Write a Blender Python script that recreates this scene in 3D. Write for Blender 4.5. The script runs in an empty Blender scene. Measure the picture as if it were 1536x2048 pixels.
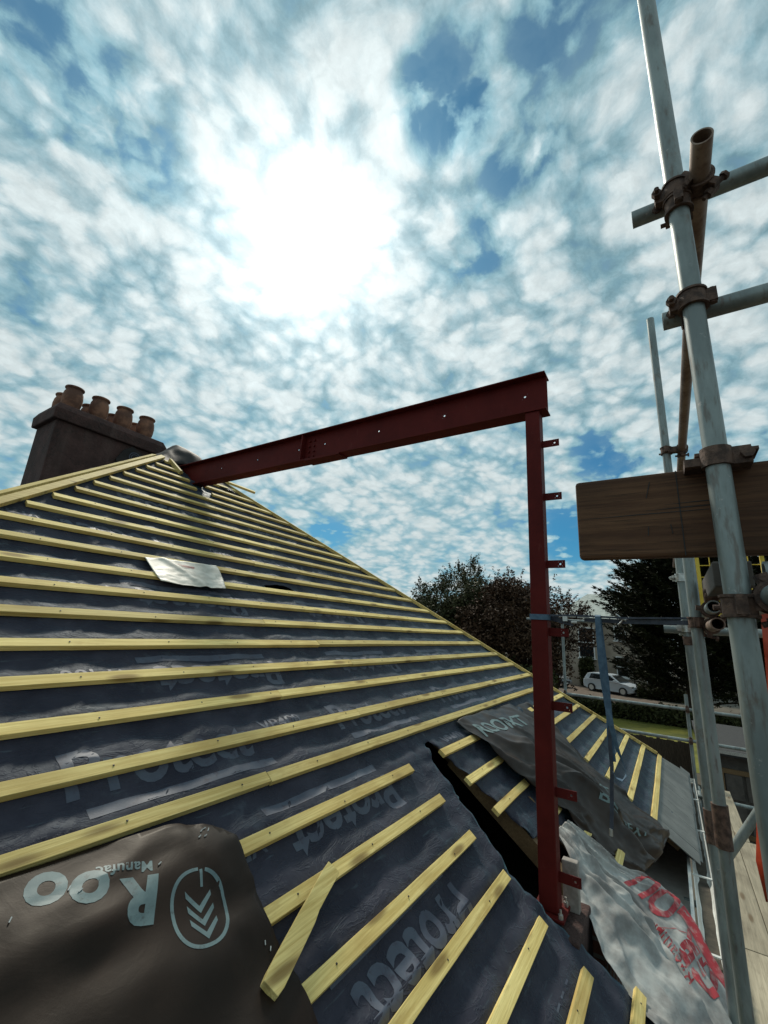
import bpy, bmesh, math, random
from mathutils import Vector, Matrix, noise

S = bpy.context.scene
COL = S.collection
rnd = random.Random(7)

# ------------------------------------------------------------------ camera
cd = bpy.data.cameras.new('camera')
cam = bpy.data.objects.new('camera', cd)
COL.objects.link(cam)
S.camera = cam
cd.sensor_fit = 'VERTICAL'
cd.sensor_height = 24.0
cd.lens = 24.0 * 845.73 / 2048.0
cd.clip_start = 0.02
cd.clip_end = 3000
YAW, PITCH, ROLL = math.radians(33.864), math.radians(14.974), math.radians(3.571)
_fw = Vector((math.cos(PITCH) * math.cos(YAW), math.cos(PITCH) * math.sin(YAW), math.sin(PITCH)))
_r = _fw.cross(Vector((0, 0, 1))).normalized()
_u = _r.cross(_fw)
_r2 = math.cos(ROLL) * _r + math.sin(ROLL) * _u
_u2 = -math.sin(ROLL) * _r + math.cos(ROLL) * _u
cam.matrix_world = Matrix((( _r2.x, _u2.x, -_fw.x, 0), (_r2.y, _u2.y, -_fw.y, 0), (_r2.z, _u2.z, -_fw.z, 0), (0, 0, 0, 1)))

# ------------------------------------------------------------------ light
SUN = Vector((0.449, 0.528, 0.721)).normalized()
S.view_settings.view_transform = 'Standard'
S.view_settings.look = 'None'
S.view_settings.exposure = 0.0
S.view_settings.gamma = 1.0
S.cycles.max_bounces = 6
ld = bpy.data.lights.new('sun', 'SUN')
ld.energy = 3.0
ld.angle = math.radians(9)
ld.color = (1.0, 0.93, 0.80)
sun = bpy.data.objects.new('sun', ld)
COL.objects.link(sun)
sun.rotation_mode = 'QUATERNION'
sun.rotation_quaternion = (-SUN).to_track_quat('-Z', 'Y')


class NT:
    """small helper for node trees"""
    def __init__(s, tree):
        s.t = tree
        tree.nodes.clear()

    def n(s, typ, **kw):
        nd = s.t.nodes.new(typ)
        for k, v in kw.items():
            if k.startswith('i_'):
                key = k[2:]
                key = int(key) if key.isdigit() else key.replace('_', ' ')
                s.set(nd.inputs[key], v)
            else:
                setattr(nd, k, v)
        return nd

    def set(s, inp, v):
        if isinstance(v, bpy.types.NodeSocket):
            s.t.links.new(v, inp)
        elif isinstance(v, bpy.types.Node):
            s.t.links.new(v.outputs[0], inp)
        else:
            if isinstance(v, (tuple, list)) and len(v) == 3 and inp.type == 'RGBA':
                v = (*v, 1)
            inp.default_value = v

    def m(s, op, a, b=None, c=None, clamp=False):
        nd = s.t.nodes.new('ShaderNodeMath')
        nd.operation = op
        nd.use_clamp = clamp
        for i, v in enumerate((a, b, c)):
            if v is not None:
                s.set(nd.inputs[i], v)
        return nd.outputs[0]

    def vm(s, op, a, b=None, out=0):
        nd = s.t.nodes.new('ShaderNodeVectorMath')
        nd.operation = op
        s.set(nd.inputs[0], a)
        if b is not None:
            s.set(nd.inputs[1], b)
        return nd.outputs[out]

    def noise(s, vec, scale, detail=4, rough=0.5, dist=0.0):
        nd = s.n('ShaderNodeTexNoise', i_Scale=scale, i_Detail=detail, i_Roughness=rough, i_Distortion=dist)
        s.set(nd.inputs['Vector'], vec)
        return nd.outputs['Fac']

    def ramp(s, fac, stops):
        nd = s.n('ShaderNodeValToRGB')
        s.set(nd.inputs[0], fac)
        e = nd.color_ramp.elements
        while len(e) < len(stops):
            e.new(0.5)
        for i, (p, c) in enumerate(stops):
            e[i].position = p
            e[i].color = (*c, 1) if not isinstance(c, (int, float)) else (c, c, c, 1)
        return nd.outputs[0]

    def mix(s, fac, a, b, blend='MIX'):
        nd = s.n('ShaderNodeMix', data_type='RGBA', blend_type=blend)
        s.set(nd.inputs['Factor'], fac)
        s.set(nd.inputs[6], a)
        s.set(nd.inputs[7], b)
        return nd.outputs[2]

    def smooth(s, v, a, b):
        nd = s.n('ShaderNodeMapRange', interpolation_type='SMOOTHSTEP')
        s.set(nd.inputs[0], v)
        nd.inputs[1].default_value = a
        nd.inputs[2].default_value = b
        nd.inputs[3].default_value = 0
        nd.inputs[4].default_value = 1
        return nd.outputs[0]

    def map(s, vec, scale=(1, 1, 1), loc=(0, 0, 0), rot=(0, 0, 0)):
        nd = s.n('ShaderNodeMapping')
        s.set(nd.inputs['Vector'], vec)
        nd.inputs['Scale'].default_value = scale
        nd.inputs['Location'].default_value = loc
        nd.inputs['Rotation'].default_value = rot
        return nd.outputs[0]


def build_world():
    w = bpy.data.worlds.new('World')
    S.world = w
    w.use_nodes = True
    t = NT(w.node_tree)
    D = t.n('ShaderNodeTexCoord').outputs['Generated']
    sky = t.n('ShaderNodeTexSky', sky_type='NISHITA', sun_disc=False, sun_elevation=math.asin(SUN.z),
              sun_rotation=math.atan2(SUN.x, SUN.y), air_density=1.0, dust_density=0.6, ozone_density=2.5)
    skyc = t.vm('SCALE', sky.outputs[0])
    skyc.node.inputs['Scale'].default_value = 0.058
    skyc = t.mix(1.0, skyc, (0.20, 0.88, 1.15), 'MULTIPLY')
    sep = t.n('ShaderNodeSeparateXYZ')
    t.set(sep.inputs[0], D)
    zz = t.m('ADD', t.m('MAXIMUM', sep.outputs[2], 0.0), 0.30)
    comb = t.n('ShaderNodeCombineXYZ')
    t.set(comb.inputs[0], t.m('DIVIDE', sep.outputs[0], zz))
    t.set(comb.inputs[1], t.m('DIVIDE', sep.outputs[1], zz))
    P = comb.outputs[0]

    def warped(vec, scale, amt, detail=4.0):
        w_ = t.n('ShaderNodeTexNoise', i_Scale=scale, i_Detail=detail, i_Roughness=0.6)
        t.set(w_.inputs['Vector'], vec)
        return t.vm('ADD', vec, t.vm('MULTIPLY', t.vm('SUBTRACT', w_.outputs['Color'], (0.5, 0.5, 0.5)), (amt, amt, 0)))
    # altocumulus field: small puffs with crisp edges over a thin veil
    Pa = warped(P, 3.0, 0.10, 2.0)
    Pb = warped(Pa, 20.0, 0.045, 6.0)
    big = t.noise(t.map(P, (1, 1, 1), (3.1, 1.7, 0)), 2.1, 3, 0.5)
    mid = t.noise(t.map(Pa, (1, 1, 1), (0.3, 5.2, 0)), 9.0, 9, 0.66)
    vor = t.n('ShaderNodeTexVoronoi', feature='SMOOTH_F1', i_Scale=11.0, i_Smoothness=0.25)
    t.set(vor.inputs['Vector'], Pb)
    vor2 = t.n('ShaderNodeTexVoronoi', feature='SMOOTH_F1', i_Scale=27.0, i_Smoothness=0.3)
    t.set(vor2.inputs['Vector'], Pb)
    c1 = t.m('SUBTRACT', 0.42, vor.outputs['Distance'])
    c2 = t.m('SUBTRACT', 0.40, vor2.outputs['Distance'])
    dens = t.m('ADD', t.m('ADD', t.m('MULTIPLY', big, 0.46), 0.30), t.m('MULTIPLY', mid, 0.80))
    dens = t.m('ADD', dens, t.m('ADD', t.m('MULTIPLY', c1, 0.66), t.m('MULTIPLY', c2, 0.44)))
    gapn = t.noise(Pb, 5.0, 5, 0.6)
    gmask = 0.0
    for (gx, gy, gz), c, amt in GAPS:
        dd = t.vm('DOT_PRODUCT', D, (gx, gy, gz), out=1)
        g_ = t.m('MULTIPLY', t.smooth(dd, math.cos(math.radians(c)), 1.0), t.smooth(gapn, 0.28, 0.60))
        dens = t.m('SUBTRACT', dens, t.m('MULTIPLY', g_, amt))
        gmask = t.m('MAXIMUM', gmask, t.m('MULTIPLY', g_, min(1.0, amt * 1.7)))
    ds = t.vm('DOT_PRODUCT', D, tuple(SUN), out=1)
    dsc = t.m('MAXIMUM', ds, 0.0)
    dens = t.m('ADD', dens, t.m('MULTIPLY', t.smooth(ds, 0.90, 1.0), 0.16))
    cover = t.smooth(dens, 0.36, 0.62)
    thick = t.smooth(dens, 0.50, 1.08)
    fine = t.noise(Pb, 48.0, 6, 0.65)
    # light through the cloud: forward scattering round the sun
    h1 = t.m('POWER', dsc, 7.0)
    h2 = t.m('POWER', dsc, 28.0)
    h3 = t.m('POWER', dsc, 130.0)
    base = t.m('ADD', 0.56, t.m('MULTIPLY', h1, 0.08))
    base = t.m('ADD', base, t.m('MULTIPLY', h2, 0.14))
    ccol = t.mix(thick, (0.54, 0.97, 1.13), (1.02, 1.15, 1.16))
    con = t.m('ADD', 0.40, t.m('MULTIPLY', t.smooth(sep.outputs[2], 0.10, 0.65), 0.42))
    rel = t.m('ADD', t.m('MULTIPLY', t.m('SUBTRACT', thick, 0.5), 0.36), t.m('MULTIPLY', t.m('SUBTRACT', mid, 0.5), 0.75))
    rel = t.m('ADD', rel, t.m('ADD', t.m('MULTIPLY', t.m('SUBTRACT', fine, 0.5), 0.62), t.m('ADD', t.m('MULTIPLY', t.m('SUBTRACT', c1, 0.1), 0.30), t.m('MULTIPLY', t.m('SUBTRACT', c2, 0.1), 0.34))))
    shade = t.m('ADD', 1.02, t.m('MULTIPLY', rel, con))
    shade = t.m('MAXIMUM', shade, 0.25)
    lum = t.m('MULTIPLY', base, shade)
    cl = t.vm('SCALE', ccol)
    t.set(cl.node.inputs['Scale'], lum)
    veil = t.m('ADD', 0.34, t.m('MULTIPLY', t.smooth(big, 0.42, 0.70), 0.35))
    veil = t.m('ADD', veil, t.m('MULTIPLY', t.smooth(sep.outputs[2], 0.45, 0.05), 0.22))
    veil = t.m('MULTIPLY', veil, t.m('SUBTRACT', 1.0, t.m('MULTIPLY', gmask, 0.85)))
    vcol = t.vm('SCALE', (0.62, 0.98, 1.12))
    t.set(vcol.node.inputs['Scale'], t.m('MULTIPLY', base, 0.85))
    under_ = t.mix(veil, skyc, vcol)
    mixed = t.mix(t.m('MULTIPLY', cover, 0.96), under_, cl)
    glow = t.m('ADD', t.m('MULTIPLY', h2, 0.15), t.m('MULTIPLY', h3, 1.05))
    gc = t.vm('SCALE', (1.0, 0.99, 0.95))
    t.set(gc.node.inputs['Scale'], glow)
    tot = t.vm('ADD', mixed, gc)
    bg = t.n('ShaderNodeBackground', i_Strength=1.0)
    t.set(bg.inputs[0], tot)
    out = t.n('ShaderNodeOutputWorld')
    t.set(out.inputs[0], bg)


GAPS = [((0.455, 0.234, 0.860), 6, 0.85), ((0.565, 0.14, 0.814), 5, 0.4), ((0.184, 0.657, 0.731), 7, 0.42), ((0.934, 0.071, 0.349), 6, 0.6),
        ((0.624, 0.256, 0.738), 7, 0.35), ((0.058, 0.651, 0.756), 9, 0.4), ((0.733, 0.653, 0.19), 5, 0.4), ((0.964, 0.171, 0.202), 7, 0.6),
        ((0.464, 0.073, 0.883), 5, 0.35), ((0.75, 0.17, 0.62), 7, 0.35)]
build_world()

# ------------------------------------------------------------------ materials
MATS = {}


def mat(name, fn):
    m = bpy.data.materials.new(name)
    m.use_nodes = True
    t = NT(m.node_tree)
    b = t.n('ShaderNodeBsdfPrincipled')
    o = t.n('ShaderNodeOutputMaterial')
    t.set(o.inputs[0], b.outputs[0])
    co = t.n('ShaderNodeTexCoord').outputs['Object']
    fn(t, b, co)
    MATS[name] = m
    return m


def bump(t, b, h, strength=0.3, dist=0.01):
    nd = t.n('ShaderNodeBump', i_Strength=strength, i_Distance=dist)
    t.set(nd.inputs['Height'], h)
    t.set(b.inputs['Normal'], nd.outputs[0])


def mottled(name, c1, c2, scale, rough=0.6, metal=0.0, bs=0.2, bscale=None, spec=0.5, detail=6, stretch=(1, 1, 1), lo=0.35, hi=0.65):
    def fn(t, b, co):
        v = t.map(co, stretch)
        f = t.noise(v, scale, detail, 0.6)
        t.set(b.inputs['Base Color'], t.mix(t.smooth(f, lo, hi), c1, c2))
        b.inputs['Roughness'].default_value = rough
        b.inputs['Metallic'].default_value = metal
        b.inputs['Specular IOR Level'].default_value = spec
        if bs:
            bump(t, b, t.noise(v, bscale or scale * 4, 4, 0.6), bs, 0.004)
    return mat(name, fn)


def wood_fn(c_lo, c_hi, c_dark, knots=True, gscale=26.0, axis='X', grain=0.35):
    def fn(t, b, co):
        if axis == 'Y':
            co = t.map(co, (1, 1, 1), (0, 0, 0), (0, 0, math.pi / 2))
        oi = t.n('ShaderNodeObjectInfo')
        off = t.n('ShaderNodeCombineXYZ')
        t.set(off.inputs[0], t.m('MULTIPLY', oi.outputs['Random'], 37.0))
        v0 = t.vm('ADD', co, off.outputs[0])
        v = t.map(v0, (0.9, 1, 1))
        w = t.noise(v, 3.0, 3, 0.5)
        vv = t.vm('ADD', v, t.vm('SCALE', t.n('ShaderNodeTexNoise', i_Scale=2.0).outputs['Color']))
        st = t.map(v0, (1.4, gscale * 2, gscale * 2))
        g = t.noise(st, 1.6, 7, 0.62, 0.6)
        fine = t.noise(t.map(v0, (9, 240, 240)), 1.0, 3, 0.6)
        col = t.mix(t.smooth(g, 0.32, 0.70), c_lo, c_hi)
        col = t.mix(t.m('MULTIPLY', t.smooth(w, 0.45, 0.72), 0.45), col, c_dark)
        col = t.mix(t.m('MULTIPLY', t.smooth(fine, 0.50, 0.72), grain), col, c_dark)
        if knots:
            vor = t.n('ShaderNodeTexVoronoi', i_Scale=1.0)
            t.set(vor.inputs['Vector'], t.map(v0, (2.6, 11, 11)))
            k = t.smooth(vor.outputs['Distance'], 0.26, 0.09)
            col = t.mix(t.m('MULTIPLY', k, 0.75), col, (0.11, 0.055, 0.015))
        r2 = t.m('FRACT', t.m('MULTIPLY', oi.outputs['Random'], 7.13))
        col = t.mix(t.m('MULTIPLY', r2, 0.30), col, c_dark)
        blot = t.noise(t.map(v0, (4, 14, 14)), 1.3, 5, 0.65)
        col = t.mix(t.m('MULTIPLY', t.smooth(blot, 0.54, 0.72), 0.40), col, c_dark)
        br = t.m('ADD', 0.80, t.m('MULTIPLY', oi.outputs['Random'], 0.40))
        sc = t.vm('SCALE', col)
        t.set(sc.node.inputs['Scale'], br)
        t.set(b.inputs['Base Color'], sc)
        b.inputs['Roughness'].default_value = 0.7
        b.inputs['Specular IOR Level'].default_value = 0.25
        bump(t, b, g, 0.35, 0.003)
    return fn


mat('batten_wood', wood_fn((0.62, 0.46, 0.15), (0.90, 0.73, 0.30), (0.36, 0.22, 0.055)))
mat('grey_board_wood', wood_fn((0.105, 0.046, 0.023), (0.20, 0.098, 0.048), (0.035, 0.017, 0.009), True, 16, 'Y', 0.7))
mat('deck_wood', wood_fn((0.30, 0.265, 0.19), (0.46, 0.40, 0.29), (0.13, 0.105, 0.07), True, 14))
mat('rafter_wood', wood_fn((0.16, 0.10, 0.05), (0.24, 0.16, 0.08), (0.06, 0.035, 0.015), False, 20))
mottled('nail_steel', (0.05, 0.045, 0.04), (0.09, 0.08, 0.07), 60, 0.5, 0.6, 0)


def f_underlay(t, b, co):
    n1 = t.noise(co, 3.0, 5, 0.6)
    n2 = t.noise(co, 60.0, 3, 0.6)
    col = t.mix(t.smooth(n1, 0.35, 0.7), (0.029, 0.026, 0.038), (0.050, 0.046, 0.062))
    scr = t.smooth(t.noise(t.map(co, (3, 30, 30), (0, 0, 0), (0.0, 0.0, 0.4)), 2.0, 4, 0.6), 0.62, 0.74)
    col = t.mix(t.m('MULTIPLY', scr, 0.35), col, (0.10, 0.13, 0.15))
    dust = t.smooth(t.noise(t.map(co, (1, 1, 1)), 7.5, 6, 0.65), 0.56, 0.80)
    col = t.mix(t.m('MULTIPLY', dust, 0.45), col, (0.11, 0.13, 0.15))
    t.set(b.inputs['Base Color'], col)
    t.set(b.inputs['Roughness'], t.m('ADD', 0.46, t.m('MULTIPLY', n1, 0.24)))
    b.inputs['Specular IOR Level'].default_value = 0.14
    b.inputs['Specular Tint'].default_value = (0.30, 0.66, 0.80, 1)
    b.inputs['Sheen Weight'].default_value = 0.20
    b.inputs['Sheen Roughness'].default_value = 0.35
    b.inputs['Sheen Tint'].default_value = (0.22, 0.62, 0.78, 1)
    cr_ = t.m('ABSOLUTE', t.m('SUBTRACT', t.noise(t.map(co, (1, 2.4, 2.4)), 5.5, 5, 0.6, 0.8), 0.5))
    h = t.m('ADD', t.m('ADD', t.m('MULTIPLY', n2, 0.22), t.noise(co, 22.0, 5, 0.6)), t.m('MULTIPLY', t.smooth(cr_, 0.05, 0.0), 0.5))
    bump(t, b, h, 0.45, 0.008)


mat('underlay_felt', f_underlay)


def f_ink(t, b, co):
    n1 = t.noise(co, 6.0, 5, 0.6)
    n2 = t.noise(co, 26.0, 6, 0.68)
    col = t.mix(t.smooth(n1, 0.3, 0.7), (0.053, 0.061, 0.088), (0.080, 0.096, 0.128))
    col = t.mix(t.smooth(n2, 0.52, 0.72), col, (0.048, 0.044, 0.064))
    t.set(b.inputs['Base Color'], col)
    b.inputs['Roughness'].default_value = 0.55
    b.inputs['Specular IOR Level'].default_value = 0.3
    bump(t, b, n2, 0.2, 0.004)


mat('faded_blue_print', f_ink)


def f_brown(t, b, co):
    n1 = t.noise(co, 2.5, 5, 0.6)
    col = t.mix(t.smooth(n1, 0.35, 0.7), (0.010, 0.005, 0.0035), (0.021, 0.0105, 0.0072))
    t.set(b.inputs['Base Color'], col)
    t.set(b.inputs['Roughness'], t.m('ADD', 0.40, t.m('MULTIPLY', n1, 0.2)))
    b.inputs['Specular IOR Level'].default_value = 0.28
    b.inputs['Specular Tint'].default_value = (0.85, 0.80, 0.70, 1)
    cr_ = t.m('ABSOLUTE', t.m('SUBTRACT', t.noise(co, 4.0, 5, 0.6, 1.2), 0.5))
    h = t.m('ADD', t.m('ADD', t.m('MULTIPLY', t.noise(co, 220.0, 2, 0.6), 0.10), t.noise(co, 8.0, 4, 0.5)), t.m('MULTIPLY', t.smooth(cr_, 0.06, 0.0), 0.08))
    bump(t, b, h, 0.15, 0.008)


mat('brown_membrane', f_brown)
mottled('crumpled_membrane', (0.013, 0.0075, 0.005), (0.030, 0.018, 0.012), 3, 0.40, 0, 0.08, 12, 0.35)
mottled('black_membrane', (0.012, 0.010, 0.009), (0.024, 0.019, 0.017), 4, 0.65, 0, 0.2, 20, 0.25)


def f_pale(t, b, co):
    n1 = t.noise(co, 9.0, 5, 0.6)
    n2 = t.noise(co, 34.0, 6, 0.7)
    col = t.mix(t.smooth(n1, 0.3, 0.7), (0.10, 0.145, 0.15), (0.165, 0.23, 0.23))
    col = t.mix(t.m('MULTIPLY', t.smooth(n2, 0.54, 0.72), 0.7), col, (0.05, 0.045, 0.04))
    t.set(b.inputs['Base Color'], col)
    b.inputs['Roughness'].default_value = 0.5
    b.inputs['Specular IOR Level'].default_value = 0.3


mat('pale_print', f_pale)


def f_grey(t, b, co):
    n1 = t.noise(co, 5.0, 6, 0.65)
    n2 = t.noise(co, 23.0, 5, 0.6)
    col = t.mix(t.smooth(n1, 0.35, 0.68), (0.20, 0.19, 0.18), (0.42, 0.43, 0.41))
    col = t.mix(t.m('MULTIPLY', t.smooth(n2, 0.55, 0.8), 0.5), col, (0.22, 0.20, 0.19))
    t.set(b.inputs['Base Color'], col)
    b.inputs['Roughness'].default_value = 0.6
    bump(t, b, n2, 0.25, 0.004)


mat('grey_membrane', f_grey)
mottled('red_print', (0.36, 0.035, 0.045), (0.40, 0.20, 0.19), 22, 0.6, 0, 0.1, None, 0.3, 7, (1, 1, 1), 0.46, 0.66)
mottled('beige_membrane', (0.46, 0.43, 0.36), (0.60, 0.57, 0.49), 12, 0.5, 0, 0.15)


def f_primer(t, b, co):
    n1 = t.noise(co, 3.0, 6, 0.65)
    n2 = t.noise(co, 40.0, 5, 0.6)
    col = t.mix(t.smooth(n1, 0.3, 0.75), (0.075, 0.008, 0.007), (0.115, 0.013, 0.011))
    col = t.mix(t.m('MULTIPLY', t.smooth(n2, 0.60, 0.78), 0.5), col, (0.07, 0.02, 0.015))
    scf = t.noise(t.map(co, (1, 1, 0.25), (0, 0, 0), (0.3, 0, 0)), 22.0, 6, 0.7)
    col = t.mix(t.m('MULTIPLY', t.smooth(scf, 0.60, 0.74), 0.45), col, (0.17, 0.055, 0.045))
    t.set(b.inputs['Base Color'], col)
    b.inputs['Roughness'].default_value = 0.6
    b.inputs['Specular IOR Level'].default_value = 0.12
    bump(t, b, n2, 0.12, 0.002)


mat('red_oxide_primer', f_primer)


def f_galv(t, b, co):
    n1 = t.noise(t.map(co, (1, 1, 0.35)), 9.0, 6, 0.65)
    n2 = t.noise(t.map(co, (1, 1, 0.2)), 55.0, 4, 0.6)
    col = t.mix(t.smooth(n1, 0.35, 0.7), (0.17, 0.195, 0.19), (0.29, 0.33, 0.32))
    col = t.mix(t.m('MULTIPLY', t.smooth(n2, 0.54, 0.72), 0.7), col, (0.13, 0.10, 0.08))
    spl = t.noise(co, 38.0, 5, 0.7)
    col = t.mix(t.m('MULTIPLY', t.smooth(spl, 0.64, 0.72), 0.8), col, (0.42, 0.40, 0.37))
    rus = t.noise(co, 6.0, 6, 0.68)
    col = t.mix(t.m('MULTIPLY', t.smooth(rus, 0.58, 0.70), 0.55), col, (0.15, 0.085, 0.05))
    t.set(b.inputs['Base Color'], col)
    b.inputs['Metallic'].default_value = 0.45
    t.set(b.inputs['Roughness'], t.m('ADD', 0.36, t.m('MULTIPLY', n1, 0.25)))
    bump(t, b, n2, 0.15, 0.002)


mat('galvanised_tube', f_galv)


def f_rusttube(t, b, co):
    n1 = t.noise(co, 7.0, 6, 0.65)
    n2 = t.noise(co, 50.0, 4, 0.6)
    col = t.mix(t.smooth(n1, 0.38, 0.62), (0.17, 0.105, 0.075), (0.30, 0.22, 0.17))
    col = t.mix(t.m('MULTIPLY', t.smooth(n2, 0.5, 0.75), 0.6), col, (0.09, 0.045, 0.03))
    t.set(b.inputs['Base Color'], col)
    b.inputs['Metallic'].default_value = 0.25
    b.inputs['Roughness'].default_value = 0.6
    bump(t, b, n2, 0.2, 0.002)


mat('rusty_tube', f_rusttube)
mottled('rusty_steel', (0.055, 0.032, 0.024), (0.15, 0.09, 0.065), 40, 0.75, 0.2, 0.5)
mottled('zinc', (0.42, 0.42, 0.40), (0.6, 0.6, 0.57), 40, 0.35, 0.8, 0.1)


def f_stack(t, b, co):
    n1 = t.noise(co, 3.5, 7, 0.65)
    n2 = t.noise(co, 30.0, 5, 0.65)
    col = t.mix(t.smooth(n1, 0.35, 0.7), (0.045, 0.022, 0.018), (0.085, 0.042, 0.035))
    col = t.mix(t.m('MULTIPLY', t.smooth(n2, 0.5, 0.8), 0.5), col, (0.05, 0.032, 0.028))
    crk = t.m('ABSOLUTE', t.m('SUBTRACT', t.noise(co, 1.7, 6, 0.65, 0.8), 0.5))
    col = t.mix(t.m('MULTIPLY', t.smooth(crk, 0.012, 0.0), 0.8), col, (0.02, 0.015, 0.013))
    stn = t.noise(t.map(co, (2.5, 2.5, 0.35)), 2.0, 5, 0.6)
    col = t.mix(t.m('MULTIPLY', t.smooth(stn, 0.50, 0.72), 0.6), col, (0.10, 0.062, 0.052))
    t.set(b.inputs['Base Color'], col)
    b.inputs['Roughness'].default_value = 0.95
    bump(t, b, n2, 0.9, 0.02)


mat('roughcast', f_stack)
mottled('terracotta', (0.10, 0.042, 0.024), (0.25, 0.11, 0.06), 6, 0.8, 0, 0.2)
mottled('mortar', (0.24, 0.19, 0.165), (0.34, 0.28, 0.25), 14, 0.95, 0, 0.5)
mottled('concrete_block', (0.22, 0.195, 0.17), (0.32, 0.29, 0.26), 20, 0.9, 0, 0.4)


def f_brick(t, b, co):
    br = t.n('ShaderNodeTexBrick', i_Scale=1.0, i_Mortar_Size=0.010)
    br.inputs['Color1'].default_value = (0.20, 0.075, 0.045, 1)
    br.inputs['Color2'].default_value = (0.27, 0.12, 0.075, 1)
    br.inputs['Mortar'].default_value = (0.30, 0.27, 0.23, 1)
    br.inputs['Brick Width'].default_value = 0.225
    br.inputs['Row Height'].default_value = 0.075
    t.set(br.inputs['Vector'], t.map(co, (1, 1, 1), (0, 0, 0), (math.pi / 2, 0, 0)))
    t.set(b.inputs['Base Color'], br.outputs[0])
    b.inputs['Roughness'].default_value = 0.9


mat('brickwork', f_brick)


def f_slate(t, b, co):
    n1 = t.noise(co, 5.0, 6, 0.6)
    n2 = t.noise(co, 45.0, 4, 0.6)
    t.set(b.inputs['Base Color'], t.mix(t.smooth(n1, 0.35, 0.7), (0.11, 0.113, 0.105), (0.17, 0.173, 0.16)))
    b.inputs['Roughness'].default_value = 0.6
    bump(t, b, n2, 0.3, 0.003)


mat('grey_slate', f_slate)
mottled('white_plastic', (0.58, 0.58, 0.54), (0.70, 0.70, 0.66), 12, 0.35, 0, 0)
mottled('dirt', (0.05, 0.042, 0.032), (0.09, 0.075, 0.055), 14, 0.95, 0, 0.4)
mottled('dark_interior', (0.02, 0.017, 0.014), (0.035, 0.03, 0.025), 6, 0.95, 0, 0)
mottled('blue_webbing', (0.045, 0.095, 0.155), (0.08, 0.145, 0.215), 30, 0.6, 0, 0.3, 150)
mottled('dark_webbing', (0.028, 0.035, 0.055), (0.05, 0.06, 0.085), 30, 0.6, 0, 0.3, 150)
mottled('yellow_paint', (0.62, 0.42, 0.03), (0.75, 0.55, 0.06), 12, 0.5, 0, 0.05)
mottled('orange_plastic', (0.36, 0.035, 0.010), (0.50, 0.06, 0.02), 14, 0.5, 0, 0.15)
mottled('white_car_paint', (0.46, 0.49, 0.52), (0.50, 0.53, 0.56), 2, 0.25, 0, 0)
mottled('silver_car_paint', (0.30, 0.31, 0.32), (0.36, 0.37, 0.38), 2, 0.3, 0.4, 0)
mottled('rubber', (0.015, 0.015, 0.015), (0.03, 0.03, 0.03), 20, 0.8, 0, 0)


def f_glass(t, b, co):
    b.inputs['Base Color'].default_value = (0.015, 0.018, 0.02, 1)
    b.inputs['Roughness'].default_value = 0.05
    b.inputs['Specular IOR Level'].default_value = 0.7


mat('dark_glass', f_glass)
mottled('cream_render', (0.36, 0.30, 0.24), (0.46, 0.39, 0.31), 1.2, 0.9, 0, 0.2, 30)
mottled('white_joinery', (0.72, 0.72, 0.70), (0.78, 0.78, 0.76), 5, 0.5, 0, 0)
mottled('pale_roof_slate', (0.30, 0.33, 0.30), (0.42, 0.45, 0.41), 3, 0.8, 0, 0.2)
mottled('dark_fence_wood', (0.035, 0.026, 0.018), (0.065, 0.048, 0.032), 6, 0.85, 0, 0.3, None, 0.3, 6, (6, 6, 1))
mottled('dark_wall', (0.05, 0.044, 0.038), (0.085, 0.075, 0.065), 4, 0.9, 0, 0.3)
mottled('bark', (0.04, 0.028, 0.018), (0.075, 0.055, 0.036), 8, 0.95, 0, 0.6)
mottled('gravel_drive', (0.075, 0.052, 0.036), (0.13, 0.095, 0.068), 4, 0.95, 0, 0.4)
mottled('soil', (0.06, 0.05, 0.035), (0.10, 0.085, 0.06), 0.6, 0.95, 0, 0.4, 12)
mottled('lawn_grass', (0.080, 0.090, 0.008), (0.17, 0.165, 0.016), 0.9, 0.9, 0, 0.5, 40)


def leafmat(name, c1, c2):
    def fn(t, b, co):
        g = t.n('ShaderNodeNewGeometry')
        n1 = t.noise(co, 0.9, 3, 0.5)
        f = t.m('ADD', t.m('MULTIPLY', g.outputs['Random Per Island'], 0.6), t.m('MULTIPLY', n1, 0.5))
        t.set(b.inputs['Base Color'], t.mix(t.smooth(f, 0.2, 0.9), c1, c2))
        b.inputs['Roughness'].default_value = 0.6
        b.inputs['Specular IOR Level'].default_value = 0.1
        try:
            b.inputs['Transmission Weight'].default_value = 0.0
        except Exception:
            pass
    return mat(name, fn)


leafmat('copper_leaf', (0.030, 0.018, 0.012), (0.10, 0.058, 0.035))
leafmat('green_leaf', (0.024, 0.026, 0.012), (0.09, 0.088, 0.042))
leafmat('yew_leaf', (0.012, 0.014, 0.007), (0.030, 0.032, 0.014))
leafmat('hedge_leaf', (0.022, 0.026, 0.010), (0.06, 0.062, 0.024))


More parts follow.
